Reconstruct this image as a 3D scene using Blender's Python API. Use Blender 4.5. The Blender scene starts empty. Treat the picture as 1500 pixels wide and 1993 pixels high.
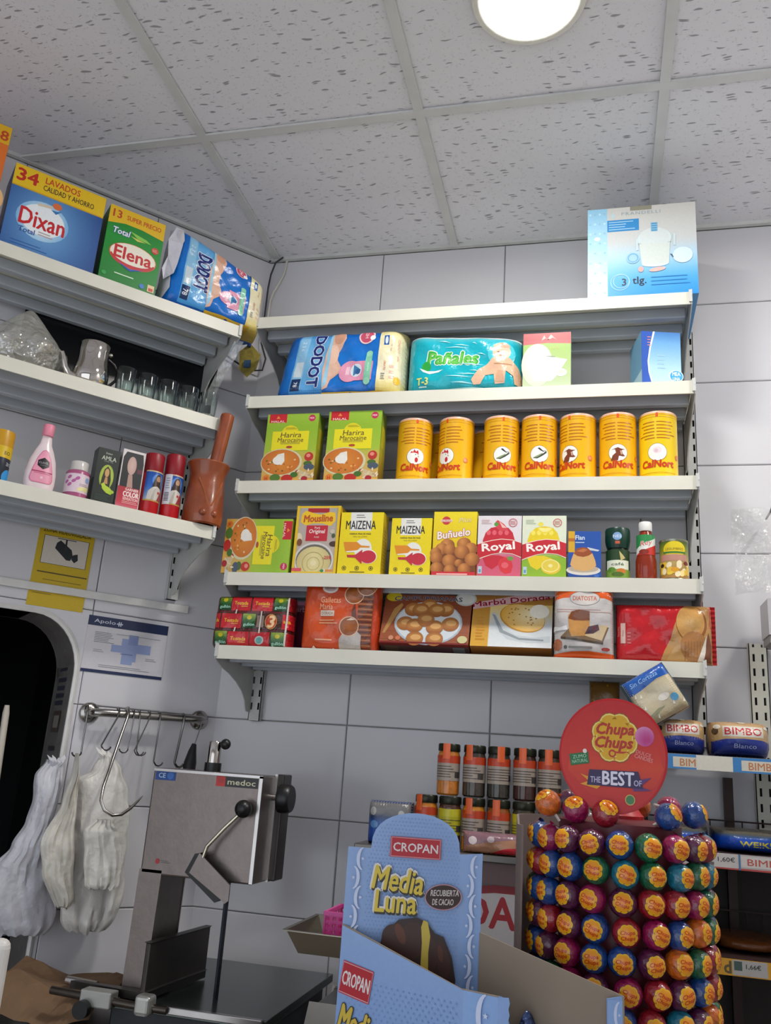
import bpy, bmesh, math, random
from mathutils import Vector, Matrix, geometry, noise
random.seed(7)
SC = bpy.context.scene
COL = SC.collection

# ---------------------------------------------------------------- camera
CAM_POS = Vector((1.0669, -2.3676, 1.3))
YAW, PITCH, ROLL, FPX = 0.2508, 0.2912, 0.0709, 1676.1
_f = Vector((-math.sin(YAW), math.cos(YAW), 0)); _r = Vector((math.cos(YAW), math.sin(YAW), 0)); _u = Vector((0, 0, 1))
_f, _u = math.cos(PITCH)*_f + math.sin(PITCH)*_u, math.cos(PITCH)*_u - math.sin(PITCH)*_f
_r, _u = math.cos(ROLL)*_r + math.sin(ROLL)*_u, math.cos(ROLL)*_u - math.sin(ROLL)*_r
cd = bpy.data.cameras.new('camera'); cam = bpy.data.objects.new('camera', cd); COL.objects.link(cam)
cd.sensor_fit = 'HORIZONTAL'; cd.sensor_width = 36.0; cd.lens = FPX/1500*36.0; cd.clip_start = 0.02
m = Matrix((_r, _u, -_f)).transposed().to_4x4(); m.translation = CAM_POS
cam.matrix_world = m; SC.camera = cam

# ---------------------------------------------------------------- world, exposure
W = bpy.data.worlds.new('world'); SC.world = W; W.use_nodes = True
bg = W.node_tree.nodes['Background']
bg.inputs[0].default_value = (0.86, 0.92, 1.0, 1); bg.inputs[1].default_value = 1.35
SC.view_settings.view_transform = 'Standard'; SC.view_settings.look = 'None'
SC.view_settings.exposure = 0.28; SC.view_settings.gamma = 1.0
SC.view_settings.use_curve_mapping = False
LAMP_STRENGTH = 108.0

# ---------------------------------------------------------------- room constants
CEIL = 2.913; FLOOR = -0.30
TH = 2.3165                                     # direction of the slanted left wall
LROT = math.atan2(math.sin(TH), -math.cos(TH))  # left wall frame: x towards the corner, y into the wall
EX = Vector((math.cos(LROT), math.sin(LROT), 0)); EY = Vector((-math.sin(LROT), math.cos(LROT), 0))
XB, DG, TS = 0.6288, 0.6016, 0.6                # ceiling grid
TW, THH, ZO = 0.395, 0.2496, 1.4129             # wall tiles

# ---------------------------------------------------------------- colour and materials
def lin(c):
    if isinstance(c, str):
        c = c.lstrip('#'); c = [int(c[i:i+2], 16)/255 for i in (0, 2, 4)]
    return tuple((v/12.92 if v <= 0.04045 else ((v+0.055)/1.055)**2.4) for v in c[:3])
_mats = {}
def mat(col, rough=0.5, metal=0.0, var=0.05, scale=30, bump=0.0, bscale=60, coat=0.0, trans=0.0, ior=1.45, emit=0.0, name=None):
    key = (col, rough, metal, var, scale, bump, bscale, coat, trans, ior, emit, name)
    if key in _mats: return _mats[key]
    m = bpy.data.materials.new(name or 'surface'); m.use_nodes = True
    nt = m.node_tree; b = nt.nodes['Principled BSDF']; c = lin(col)
    b.inputs['Roughness'].default_value = rough; b.inputs['Metallic'].default_value = metal
    b.inputs['Coat Weight'].default_value = coat; b.inputs['Coat Roughness'].default_value = 0.1
    b.inputs['Transmission Weight'].default_value = trans; b.inputs['IOR'].default_value = ior
    tc = nt.nodes.new('ShaderNodeTexCoord')
    nz = nt.nodes.new('ShaderNodeTexNoise'); nz.inputs['Scale'].default_value = scale; nz.inputs['Detail'].default_value = 4
    nt.links.new(tc.outputs['Object'], nz.inputs['Vector'])
    rp = nt.nodes.new('ShaderNodeValToRGB')
    rp.color_ramp.elements[0].position = 0.3; rp.color_ramp.elements[1].position = 0.7
    rp.color_ramp.elements[0].color = tuple(v*(1-var) for v in c)+(1,)
    rp.color_ramp.elements[1].color = tuple(min(1, v*(1+var)) for v in c)+(1,)
    nt.links.new(nz.outputs['Fac'], rp.inputs['Fac']); nt.links.new(rp.outputs['Color'], b.inputs['Base Color'])
    if emit:
        b.inputs['Emission Color'].default_value = c+(1,); b.inputs['Emission Strength'].default_value = emit
    if bump:
        n2 = nt.nodes.new('ShaderNodeTexNoise'); n2.inputs['Scale'].default_value = bscale; n2.inputs['Detail'].default_value = 3
        nt.links.new(tc.outputs['Object'], n2.inputs['Vector'])
        bp = nt.nodes.new('ShaderNodeBump'); bp.inputs['Strength'].default_value = bump; bp.inputs['Distance'].default_value = 0.01
        nt.links.new(n2.outputs['Fac'], bp.inputs['Height']); nt.links.new(bp.outputs['Normal'], b.inputs['Normal'])
    _mats[key] = m
    return m
def film(col='#ffffff', diff=0.25, gloss=0.25, rough=0.12, bump=0.5, bscale=35):
    """thin clear plastic"""
    key = ('film', col, diff, gloss, rough, bump, bscale)
    if key in _mats: return _mats[key]
    m = bpy.data.materials.new('clear_film'); m.use_nodes = True; nt = m.node_tree
    for n in list(nt.nodes):
        if n.type == 'BSDF_PRINCIPLED': nt.nodes.remove(n)
    out = [n for n in nt.nodes if n.type == 'OUTPUT_MATERIAL'][0]
    tr = nt.nodes.new('ShaderNodeBsdfTransparent'); tr.inputs[0].default_value = (0.97, 0.97, 0.97, 1)
    df = nt.nodes.new('ShaderNodeBsdfDiffuse'); df.inputs[0].default_value = lin(col)+(1,)
    gl = nt.nodes.new('ShaderNodeBsdfGlossy'); gl.inputs['Roughness'].default_value = rough
    m1 = nt.nodes.new('ShaderNodeMixShader'); m2 = nt.nodes.new('ShaderNodeMixShader')
    m1.inputs[0].default_value = diff; m2.inputs[0].default_value = gloss
    nt.links.new(tr.outputs[0], m1.inputs[1]); nt.links.new(df.outputs[0], m1.inputs[2])
    nt.links.new(m1.outputs[0], m2.inputs[1]); nt.links.new(gl.outputs[0], m2.inputs[2])
    tc = nt.nodes.new('ShaderNodeTexCoord'); n2 = nt.nodes.new('ShaderNodeTexNoise'); n2.inputs['Scale'].default_value = bscale
    nt.links.new(tc.outputs['Object'], n2.inputs['Vector'])
    bp = nt.nodes.new('ShaderNodeBump'); bp.inputs['Strength'].default_value = bump; bp.inputs['Distance'].default_value = 0.02
    nt.links.new(n2.outputs['Fac'], bp.inputs['Height'])
    nt.links.new(bp.outputs['Normal'], gl.inputs['Normal']); nt.links.new(bp.outputs['Normal'], df.inputs['Normal'])
    nt.links.new(m2.outputs[0], out.inputs['Surface'])
    _mats[key] = m
    return m
def print_mat(rough=0.35, bump=0.0):
    """ink on paper or film: colour comes from the printed shapes themselves"""
    key = ('print', rough, bump)
    if key in _mats: return _mats[key]
    m = bpy.data.materials.new('printed_ink'); m.use_nodes = True; nt = m.node_tree
    b = nt.nodes['Principled BSDF']; b.inputs['Roughness'].default_value = rough
    at = nt.nodes.new('ShaderNodeAttribute'); at.attribute_name = 'Col'
    tc = nt.nodes.new('ShaderNodeTexCoord'); nz = nt.nodes.new('ShaderNodeTexNoise'); nz.inputs['Scale'].default_value = 180
    nt.links.new(tc.outputs['Object'], nz.inputs['Vector'])
    mr = nt.nodes.new('ShaderNodeMapRange'); mr.inputs['To Min'].default_value = 0.93; mr.inputs['To Max'].default_value = 1.05
    nt.links.new(nz.outputs['Fac'], mr.inputs['Value'])
    mx = nt.nodes.new('ShaderNodeVectorMath'); mx.operation = 'SCALE'
    nt.links.new(at.outputs['Color'], mx.inputs[0]); nt.links.new(mr.outputs[0], mx.inputs['Scale'])
    nt.links.new(mx.outputs[0], b.inputs['Base Color'])
    if bump:
        n2 = nt.nodes.new('ShaderNodeTexNoise'); n2.inputs['Scale'].default_value = 45
        nt.links.new(tc.outputs['Object'], n2.inputs['Vector'])
        bp = nt.nodes.new('ShaderNodeBump'); bp.inputs['Strength'].default_value = bump; bp.inputs['Distance'].default_value = 0.01
        nt.links.new(n2.outputs['Fac'], bp.inputs['Height']); nt.links.new(bp.outputs['Normal'], b.inputs['Normal'])
    _mats[key] = m
    return m

# ---------------------------------------------------------------- mesh collecting
class MB:
    def __init__(s): s.v = []; s.f = []
    def add(s, vs, fs):
        o = len(s.v); s.v += [tuple(v) for v in vs]; s.f += [tuple(i+o for i in f) for f in fs]; return s
    def box(s, x0, x1, y0, y1, z0, z1):
        return s.add([(x0,y0,z0),(x1,y0,z0),(x1,y1,z0),(x0,y1,z0),(x0,y0,z1),(x1,y0,z1),(x1,y1,z1),(x0,y1,z1)],
                     [(0,3,2,1),(4,5,6,7),(0,1,5,4),(1,2,6,5),(2,3,7,6),(3,0,4,7)])
    def prism(s, pts, y0, y1, axis='y'):
        """polygon in two axes extruded along the third"""
        n = len(pts)
        def P(a, b, t): return {'y': (a, t, b), 'x': (t, a, b), 'z': (a, b, t)}[axis]
        s.add([P(a, b, y0) for a, b in pts] + [P(a, b, y1) for a, b in pts],
              [tuple(range(n)), tuple(range(2*n-1, n-1, -1))] + [(i, (i+1) % n, (i+1) % n+n, i+n) for i in range(n)])
        return s
    def lathe(s, prof, n=24, cx=0, cy=0, cap=True):
        """profile of (radius, z) from bottom to top"""
        vs = []; fs = []
        for r, z in prof:
            for k in range(n):
                a = 2*math.pi*k/n; vs.append((cx+r*math.cos(a), cy+r*math.sin(a), z))
        for i in range(len(prof)-1):
            for k in range(n):
                fs.append((i*n+k, i*n+(k+1) % n, (i+1)*n+(k+1) % n, (i+1)*n+k))
        if cap:
            fs.append(tuple(range(n-1, -1, -1))); fs.append(tuple(range((len(prof)-1)*n, len(prof)*n)))
        return s.add(vs, fs)
    def tube(s, pts, r, n=8, closed=False):
        pts = [Vector(p) for p in pts]; N = len(pts); vs = []; fs = []
        rs = r if isinstance(r, (list, tuple)) else [r]*N
        up = None
        for i, p in enumerate(pts):
            a = pts[max(i-1, 0)]; b = pts[min(i+1, N-1)]
            t = (b-a).normalized()
            if up is None:
                up = Vector((0, 0, 1)) if abs(t.z) < 0.9 else Vector((1, 0, 0))
            sd = t.cross(up)
            if sd.length < 1e-5: sd = t.cross(Vector((0, 1, 0)))
            sd.normalize(); up = sd.cross(t).normalized()
            for k in range(n):
                q = 2*math.pi*k/n
                vs.append(p + (sd*math.cos(q)+up*math.sin(q))*rs[i])
        for i in range(N-1):
            for k in range(n):
                fs.append((i*n+k, i*n+(k+1) % n, (i+1)*n+(k+1) % n, (i+1)*n+k))
        fs.append(tuple(range(n-1, -1, -1))); fs.append(tuple(range((N-1)*n, N*n)))
        return s.add(vs, fs)
    def ball(s, c, r, nu=14, nv=9, sz=1.0):
        vs = []; fs = []
        for j in range(nv+1):
            t = math.pi*j/nv
            for k in range(nu):
                a = 2*math.pi*k/nu
                vs.append((c[0]+r*math.sin(t)*math.cos(a), c[1]+r*math.sin(t)*math.sin(a), c[2]-r*sz*math.cos(t)))
        for j in range(nv):
            for k in range(nu):
                fs.append((j*nu+k, j*nu+(k+1) % nu, (j+1)*nu+(k+1) % nu, (j+1)*nu+k))
        return s.add(vs, fs)
    def xf(s, M):
        s.v = [tuple(M @ Vector(v)) for v in s.v]; return s
    def obj(s, name, m, parent=None, smooth=False, bevel=0.0, seg=2, weld=False):
        me = bpy.data.meshes.new(name); me.from_pydata(s.v, [], s.f); me.update()
        if bevel or weld or smooth:
            bm = bmesh.new(); bm.from_mesh(me)
            if weld or smooth: bmesh.ops.remove_doubles(bm, verts=bm.verts, dist=1e-6)
            if bevel:
                es = [e for e in bm.edges if len(e.link_faces) == 2 and e.calc_face_angle(0) > 0.6]
                bmesh.ops.bevel(bm, geom=es, offset=bevel, segments=seg, profile=0.5, affect='EDGES')
            bmesh.ops.recalc_face_normals(bm, faces=bm.faces)
            bm.to_mesh(me); bm.free()
        if smooth:
            for p in me.polygons: p.use_smooth = True
            try: me.set_sharp_from_angle(angle=math.radians(40))
            except Exception: pass
        ms = m if isinstance(m, (list, tuple)) else [m]
        for q in ms: me.materials.append(q)
        o = bpy.data.objects.new(name, me); COL.objects.link(o)
        if parent is not None: o.parent = parent
        return o
def tag(o, label=None, cat=None, group=None, kind=None):
    if label: o['label'] = label
    if cat: o['category'] = cat
    if group: o['group'] = group
    if kind: o['kind'] = kind
    return o
def empty(name, loc=(0, 0, 0), rz=0.0):
    o = bpy.data.objects.new(name, None); COL.objects.link(o); o.empty_display_size = 0.05
    o.location = loc; o.rotation_euler = (0, 0, rz); return o
def put(o, fr, x, y, z, rz=0.0):
    """stand a thing in the back wall frame (B) or the left wall frame (L)"""
    if fr == 'B': o.location = (x, y, z); o.rotation_euler[2] = rz
    else:
        p = EX*x + EY*y; o.location = (p.x, p.y, z); o.rotation_euler[2] = LROT+rz
    return o
def copy_tree(o, parent=None):
    c = o.copy(); COL.objects.link(c); c.parent = parent
    for ch in o.children: copy_tree(ch, c)
    return c

# ---------------------------------------------------------------- flat print: shapes and lettering as ink on a face
_txt = {}
def text_geo(s, bold=0.0, shear=0.0, space=1.0):
    k = (s, bold, shear, space)
    if k in _txt: return _txt[k]
    cu = bpy.data.curves.new('lettering', 'FONT'); cu.body = s; cu.size = 1.0; cu.offset = bold; cu.shear = shear
    cu.space_character = space; cu.resolution_u = 2; cu.fill_mode = 'FRONT'
    ob = bpy.data.objects.new('lettering', cu); me = ob.to_mesh()
    vs = [(v.co.x, v.co.y) for v in me.vertices]; me.calc_loop_triangles()
    ts = [tuple(t.vertices) for t in me.loop_triangles]
    ob.to_mesh_clear(); bpy.data.objects.remove(ob); bpy.data.curves.remove(cu)
    xs = [v[0] for v in vs] or [0, 1]; ys = [v[1] for v in vs] or [0, 1]
    _txt[k] = (vs, ts, min(xs), max(xs), min(ys), max(ys))
    return _txt[k]
class Art:
    """coordinates are fractions of the face: x from 0 (left) to 1, y from 0 (bottom) to 1"""
    def __init__(s, w, h): s.w = w; s.h = h; s.sh = []; s.k = 1
    def _put(s, vs, ts, col, k): s.sh.append((vs, ts, col, s.k)); s.k += k or .04
    def P(s, pts, col, k=1):
        vs = [(x*s.w, y*s.h) for x, y in pts]
        ts = geometry.tessellate_polygon([[Vector((x, y, 0)) for x, y in vs]])
        s._put(vs, [tuple(t) for t in ts], col, k); return s
    def R(s, x0, y0, x1, y1, col, k=1): return s.P([(x0, y0), (x1, y0), (x1, y1), (x0, y1)], col, k)
    def E(s, cx, cy, rx, ry, col, k=1, a0=0, a1=360, n=28, rot=0, chord=True):
        """rx, ry as fractions of the width (so equal values give a circle)"""
        full = a1-a0 >= 360; pts = []
        c, q = math.cos(math.radians(rot)), math.sin(math.radians(rot))
        for i in range(n if full else n+1):
            a = math.radians(a0+(a1-a0)*i/n); ex, ey = rx*math.cos(a), ry*math.sin(a)
            pts.append((cx+(ex*c-ey*q), cy+(ex*q+ey*c)*s.w/s.h))
        return s.P(pts, col, k)
    def ring(s, cx, cy, r, t, col, k=1, n=28):
        vs = []; ts = []
        for i in range(n):
            a = 2*math.pi*i/n
            for rr in (r, r-t): vs.append(((cx+rr*math.cos(a))*s.w, cy*s.h+rr*math.sin(a)*s.w))
        for i in range(n):
            j = (i+1) % n; ts += [(2*i, 2*j, 2*j+1), (2*i, 2*j+1, 2*i+1)]
        s._put(vs, ts, col, k); return s
    def T(s, txt, cx, cy, h, col, w=None, bold=0.0, shear=0.0, rot=0, out=None, space=1.0, k=1, arc=0.0):
        """lettering of height h (fraction of face height), centred; w squeezes it to a width"""
        vs, ts, X0, X1, Y0, Y1 = text_geo(txt, 0.0, shear, space)
        sy = h*s.h/max(1e-6, Y1-Y0); sx = sy if w is None else w*s.w/max(1e-6, X1-X0)
        c, q = math.cos(math.radians(rot)), math.sin(math.radians(rot))
        for pas in ((out[0], out[1]) if out else None, (col, bold)):
            if pas is None: continue
            bo = pas[1]*sy*.8; nd = 8 if bo > h*s.h*.04 else 4
            offs = [(0, 0)] if bo <= 0 else [(bo*math.cos(2*math.pi*i/nd), bo*math.sin(2*math.pi*i/nd)) for i in range(nd)]
            if pas[1] > .05: offs += [(.5*a_, .5*b_) for a_, b_ in offs]
            for n_, (ox, oy) in enumerate(offs):
                o = []
                for x, y in vs:
                    a = (x-(X0+X1)/2)*sx+ox; b = (y-(Y0+Y1)/2)*sy+oy
                    if arc: b += arc*s.h*(1-(2*a/max(1e-6, sx*(X1-X0)))**2)
                    o.append((cx*s.w+a*c-b*q, cy*s.h+a*q+b*c))
                s._put(o, ts, pas[0], .15 if n_ < len(offs)-1 else k)
        return s
    def lines(s, x0, y0, x1, y1, n, col, fill=0.5, rag=0.25, seed=1):
        rnd = random.Random(seed); st = (y1-y0)/n
        for i in range(n):
            e = x1-(x1-x0)*rag*rnd.random()
            s.R(x0, y0+st*(i+.5-fill/2), e, y0+st*(i+.5+fill/2), col, 0)
        s.k += 1; return s
    def obj(s, name, parent, mapf, maxlen=None, rough=0.35, bump=0.0, eps=None, base=1e-4):
        eps = eps or (8e-5 if maxlen else 6e-5)
        V = []; F = []; C = []
        for vs, ts, col, k in s.sh:
            vs = list(vs); ts = list(ts)
            ml = maxlen if not callable(col) else min(maxlen or 9, min(s.w, s.h)/14)
            if ml:
                for _ in range(7):
                    mid = {}; nt = []; ch = False
                    def M(a, b):
                        key = (min(a, b), max(a, b))
                        if key not in mid:
                            mid[key] = len(vs); vs.append(((vs[a][0]+vs[b][0])/2, (vs[a][1]+vs[b][1])/2))
                        return mid[key]
                    def ln(a, b): return math.hypot(vs[a][0]-vs[b][0], vs[a][1]-vs[b][1]) > ml
                    for a, b, c in ts:
                        sp = [ln(a, b), ln(b, c), ln(c, a)]
                        if not any(sp): nt.append((a, b, c)); continue
                        ch = True
                        if sum(sp) == 3:
                            p, q, r = M(a, b), M(b, c), M(c, a); nt += [(a, p, r), (p, b, q), (r, q, c), (p, q, r)]
                        else:
                            while not sp[0]: a, b, c = b, c, a; sp = sp[1:]+sp[:1]
                            p = M(a, b)
                            if sp[1]: q = M(b, c); nt += [(p, b, q), (p, q, c), (a, p, c)]
                            elif sp[2]: r = M(c, a); nt += [(a, p, r), (p, b, c), (p, c, r)]
                            else: nt += [(a, p, c), (p, b, c)]
                    ts = nt
                    if not ch: break
            o = len(V); dep = base+k*eps
            cl = None if callable(col) else lin(col)
            for x, y in vs:
                V.append(mapf(x, y, dep)); C += (list(lin(col(x/s.w, y/s.h))) if cl is None else list(cl))+[1.0]
            F += [(a+o, b+o, c+o) for a, b, c in ts]
        me = bpy.data.meshes.new(name); me.from_pydata(V, [], F)
        at = me.color_attributes.new('Col', 'FLOAT_COLOR', 'POINT'); at.data.foreach_set('color', C)
        me.update(); me.materials.append(print_mat(rough, bump))
        ob = bpy.data.objects.new(name, me); COL.objects.link(ob); ob.parent = parent
        return ob
def grad(stops):
    """vertical blend of ink between (y, colour) stops"""
    st = [(y, [int(c.lstrip('#')[i:i+2], 16)/255 for i in (0, 2, 4)]) for y, c in stops]
    def fn(x, y):
        if y <= st[0][0]: return st[0][1]
        for (a, ca), (b, cb) in zip(st, st[1:]):
            if y <= b:
                t = (y-a)/(b-a); return [p+(q-p)*t for p, q in zip(ca, cb)]
        return st[-1][1]
    return fn
def radial(cx, cy, r, c0, c1, asp=1.0):
    a = [int(c0.lstrip('#')[i:i+2], 16)/255 for i in (0, 2, 4)]; b = [int(c1.lstrip('#')[i:i+2], 16)/255 for i in (0, 2, 4)]
    def fn(x, y):
        t = min(1, math.hypot(x-cx, (y-cy)*asp)/r); return [p+(q-p)*t for p, q in zip(a, b)]
    return fn
def on_front(w, d): return lambda x, y, e: (x-w/2, -d/2-e, y)
def on_right(w, d): return lambda x, y, e: (w/2+e, -d/2+x, y)
def on_left(w, d): return lambda x, y, e: (-w/2-e, d/2-x, y)
def on_bottom(w, d): return lambda x, y, e: (x-w/2, d/2-y, -e)
def on_top(w, d, h): return lambda x, y, e: (x-w/2, -d/2+y, h+e)
def on_cyl(R, ang=0.0):
    """x runs round the can, the middle of the label faces the front turned by ang"""
    def fn(x, y, e): a = x/R+ang; return ((R+e)*math.sin(a), -(R+e)*math.cos(a), y)
    return fn
# ================================================================ THE SETTING
def clip_left(poly, off=0.0):
    """keep the part of a floor-plan polygon on the room side of the left wall"""
    out = []
    def sd(p): return -(p[0]*EY.x+p[1]*EY.y) - off
    for i, a in enumerate(poly):
        b = poly[(i+1) % len(poly)]; da, db = sd(a), sd(b)
        if da >= 0: out.append(a)
        if da*db < 0: t = da/(da-db); out.append((a[0]+(b[0]-a[0])*t, a[1]+(b[1]-a[1])*t))
    return out
XR, YR = 2.35, -4.2          # right wall and shop front
def room_poly():
    return clip_left([(-4.5, YR), (XR, YR), (XR, 0), (-4.5, 0)])
# --- floor
fl = MB().prism([(x, y) for x, y in room_poly()], FLOOR-0.05, FLOOR, 'z').obj('floor', mat('#a5988e', 0.35, var=0.12, scale=6))
tag(fl, 'beige stone shop floor', 'floor', kind='structure')
# --- ceiling: slab, lay-in tiles, grid bars
def fissured():
    m = bpy.data.materials.new('fissured_ceiling_tile'); m.use_nodes = True; nt = m.node_tree
    b = nt.nodes['Principled BSDF']; b.inputs['Roughness'].default_value = 0.9
    tc = nt.nodes.new('ShaderNodeTexCoord'); mp = nt.nodes.new('ShaderNodeMapping')
    mp.inputs['Scale'].default_value = (24, 105, 30); mp.inputs['Rotation'].default_value = (0, 0, 0.12)
    nz = nt.nodes.new('ShaderNodeTexNoise'); nz.inputs['Scale'].default_value = 14
    nt.links.new(tc.outputs['Object'], nz.inputs['Vector'])
    vm = nt.nodes.new('ShaderNodeVectorMath'); vm.operation = 'MULTIPLY_ADD'
    vm.inputs[1].default_value = (0.035, 0.035, 0.0)
    nt.links.new(nz.outputs['Color'], vm.inputs[0]); nt.links.new(tc.outputs['Object'], vm.inputs[2])
    nt.links.new(vm.outputs[0], mp.inputs['Vector'])
    vo = nt.nodes.new('ShaderNodeTexVoronoi'); vo.voronoi_dimensions = '2D'; vo.inputs['Scale'].default_value = 1.0; vo.inputs['Randomness'].default_value = 1.0
    nt.links.new(mp.outputs[0], vo.inputs['Vector'])
    # random length: threshold depends on the cell's own colour
    sx = nt.nodes.new('ShaderNodeSeparateColor'); nt.links.new(vo.outputs['Color'], sx.inputs[0])
    th = nt.nodes.new('ShaderNodeMath'); th.operation = 'MULTIPLY_ADD'; th.inputs[1].default_value = 0.75; th.inputs[2].default_value = -0.42
    nt.links.new(sx.outputs[0], th.inputs[0])
    ls = nt.nodes.new('ShaderNodeMath'); ls.operation = 'SUBTRACT'
    nt.links.new(th.outputs[0], ls.inputs[0]); nt.links.new(vo.outputs['Distance'], ls.inputs[1])
    mr = nt.nodes.new('ShaderNodeMapRange'); mr.inputs['From Min'].default_value = 0.0; mr.inputs['From Max'].default_value = 0.10
    nt.links.new(ls.outputs[0], mr.inputs['Value'])
    n3 = nt.nodes.new('ShaderNodeTexNoise'); n3.inputs['Scale'].default_value = 160
    nt.links.new(tc.outputs['Object'], n3.inputs['Vector'])
    r3 = nt.nodes.new('ShaderNodeMapRange'); r3.inputs['From Min'].default_value = 0.62; r3.inputs['From Max'].default_value = 0.7; r3.inputs['To Max'].default_value = 0.25
    nt.links.new(n3.outputs['Fac'], r3.inputs['Value'])
    ad = nt.nodes.new('ShaderNodeMath'); ad.operation = 'MAXIMUM'
    nt.links.new(mr.outputs[0], ad.inputs[0]); nt.links.new(r3.outputs[0], ad.inputs[1])
    mx = nt.nodes.new('ShaderNodeMix'); mx.data_type = 'RGBA'
    mx.inputs[6].default_value = lin('#e6e5e9')+(1,); mx.inputs[7].default_value = lin('#a3a1a6')+(1,)
    nt.links.new(ad.outputs[0], mx.inputs[0]); nt.links.new(mx.outputs[2], b.inputs['Base Color'])
    iv = nt.nodes.new('ShaderNodeMath'); iv.operation = 'SUBTRACT'; iv.inputs[0].default_value = 1.0
    nt.links.new(ad.outputs[0], iv.inputs[1])
    bp = nt.nodes.new('ShaderNodeBump'); bp.inputs['Strength'].default_value = 0.6; bp.inputs['Distance'].default_value = 0.003
    nt.links.new(iv.outputs[0], bp.inputs['Height']); nt.links.new(bp.outputs['Normal'], b.inputs['Normal'])
    return m
FISS = fissured()
BARM = mat('#d2d2d0', 0.45, var=0.06, scale=12)
ceil = MB().prism(room_poly(), CEIL+0.03, CEIL+0.08, 'z').obj('ceiling', mat('#9a9a9a', 0.9))
tag(ceil, 'suspended ceiling of fissured white tiles in a metal grid', 'ceiling', kind='structure')
gx = [XB+TS*k for k in range(-7, 4)]; gy = [-DG-TS*k for k in range(-1, 7)]
LAMPS = [(XB+0.30, -DG-0.30), (XB-1.5, -DG-2.1), (XB+0.30, -DG-2.1), (XB+0.30, -DG-3.3), (XB-1.5, -DG-3.3)]
LAMPS = [LAMPS[0], (XB+1.5, -DG-0.30)]
for i in range(len(gx)-1):
    for j in range(len(gy)-1):
        x0, x1, y1, y0 = gx[i]+0.002, min(gx[i+1]-0.002, XR), min(gy[j]-0.002, 0.0), max(gy[j+1]+0.002, YR)
        if x1-x0 < 0.02 or y1-y0 < 0.02: continue
        pl = clip_left([(x0, y0), (x1, y0), (x1, y1), (x0, y1)])
        if len(pl) < 3: continue
        hit = [l for l in LAMPS if x0 < l[0] < x1 and y0 < l[1] < y1]
        if hit:                                   # tile with a round cut-out for the lamp
            lx, ly = hit[0]; n = 40; mb = MB(); vs = []
            for k in range(n):
                a = 2*math.pi*k/n; dx, dy = math.cos(a), math.sin(a)
                t = min((x1-lx)/dx if dx > 1e-6 else ((x0-lx)/dx if dx < -1e-6 else 9), (y1-ly)/dy if dy > 1e-6 else ((y0-ly)/dy if dy < -1e-6 else 9))
                vs += [(lx+0.105*dx, ly+0.105*dy, CEIL+0.008), (lx+dx*t, ly+dy*t, CEIL+0.008)]
            mb.add(vs, [(2*k, 2*k+1, (2*k+3) % (2*n), (2*k+2) % (2*n)) for k in range(n)])
            mb.obj('ceiling_tile', FISS, ceil)
        else:
            MB().prism(pl, CEIL+0.008, CEIL+0.022, 'z').obj('ceiling_tile', FISS, ceil)
for x in gx:
    if x > XR: continue
    pl = clip_left([(x-0.012, YR), (x+0.012, YR), (x+0.012, 0), (x-0.012, 0)])
    if len(pl) > 2: MB().prism(pl, CEIL, CEIL+0.006, 'z').obj('grid_bar', BARM, ceil)
for y in gy[1:]:
    pl = clip_left([(-4.5, y-0.012), (XR, y-0.012), (XR, y+0.012), (-4.5, y+0.012)])
    if len(pl) > 2: MB().prism(pl, CEIL-0.0006, CEIL+0.006, 'z').obj('grid_bar', BARM, ceil)
t1 = MB().box(0, XR, -0.022, -0.0085, CEIL-0.003, CEIL+0.008).obj('trim_1', mat('#cfcfcc', 0.5)); tag(t1, 'white wall angle where the ceiling meets the back wall', 'trim', kind='structure')
t2 = MB().box(-3.2, -0.008, -0.022, -0.0085, CEIL-0.003, CEIL+0.008).obj('trim_2', mat('#cfcfcc', 0.5)); t2.rotation_euler[2] = LROT
tag(t2, 'white wall angle where the ceiling meets the slanted left wall', 'trim', kind='structure')
# --- tiled walls
GROUT = mat('#979391', 0.9, var=0.1)
TILE = mat('#d6d4d8', 0.16, var=0.025, scale=3, bump=0.02, bscale=4, name='glazed_wall_tile')
wb = MB().box(0, XR, 0.0, 0.10, FLOOR, CEIL+0.03).obj('wall_back', GROUT); tag(wb, 'white tiled back wall behind the shelves', 'wall', kind='structure')
_tm = None
J = 0.0012; TD = 0.008
zrows = [ZO+k*THH for k in range(-7, 7)]
def tile_box(mb, x0, x1, z0, z1):
    c = 0.0022
    mb.add([(x0,-TD+c,z0),(x1,-TD+c,z0),(x1,-TD+c,z1),(x0,-TD+c,z1),(x0+c,-TD,z0+c),(x1-c,-TD,z0+c),(x1-c,-TD,z1-c),(x0+c,-TD,z1-c),
            (x0,0,z0),(x1,0,z0),(x1,0,z1),(x0,0,z1)],
           [(4,5,6,7),(0,1,5,4),(1,2,6,5),(2,3,7,6),(3,0,4,7),(8,9,1,0),(9,10,2,1),(10,11,3,2),(11,8,0,3)])
_tcache = {}
def tile_obj(parent, x0, z0, w, h):
    k = (round(w, 4), round(h, 4))
    if k not in _tcache:
        mb = MB(); tile_box(mb, J, w-J, J, h-J); o = mb.obj('wall_tile', TILE, parent); _tcache[k] = o.data
    else:
        o = bpy.data.objects.new('wall_tile', _tcache[k]); COL.objects.link(o); o.parent = parent
    o.location = (x0, 0, z0); return o
for k in range(-1, 6):
    x0 = 0.3953+k*TW; x0 = max(x0, 0.0); x1 = min(0.3953+(k+1)*TW, XR)
    if x1-x0 < 0.03: continue
    for z in zrows:
        z0, z1 = max(z, FLOOR), min(z+THH, CEIL)
        if z1-z0 > 0.02: tile_obj(wb, x0, z0, x1-x0, z1-z0)
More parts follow.
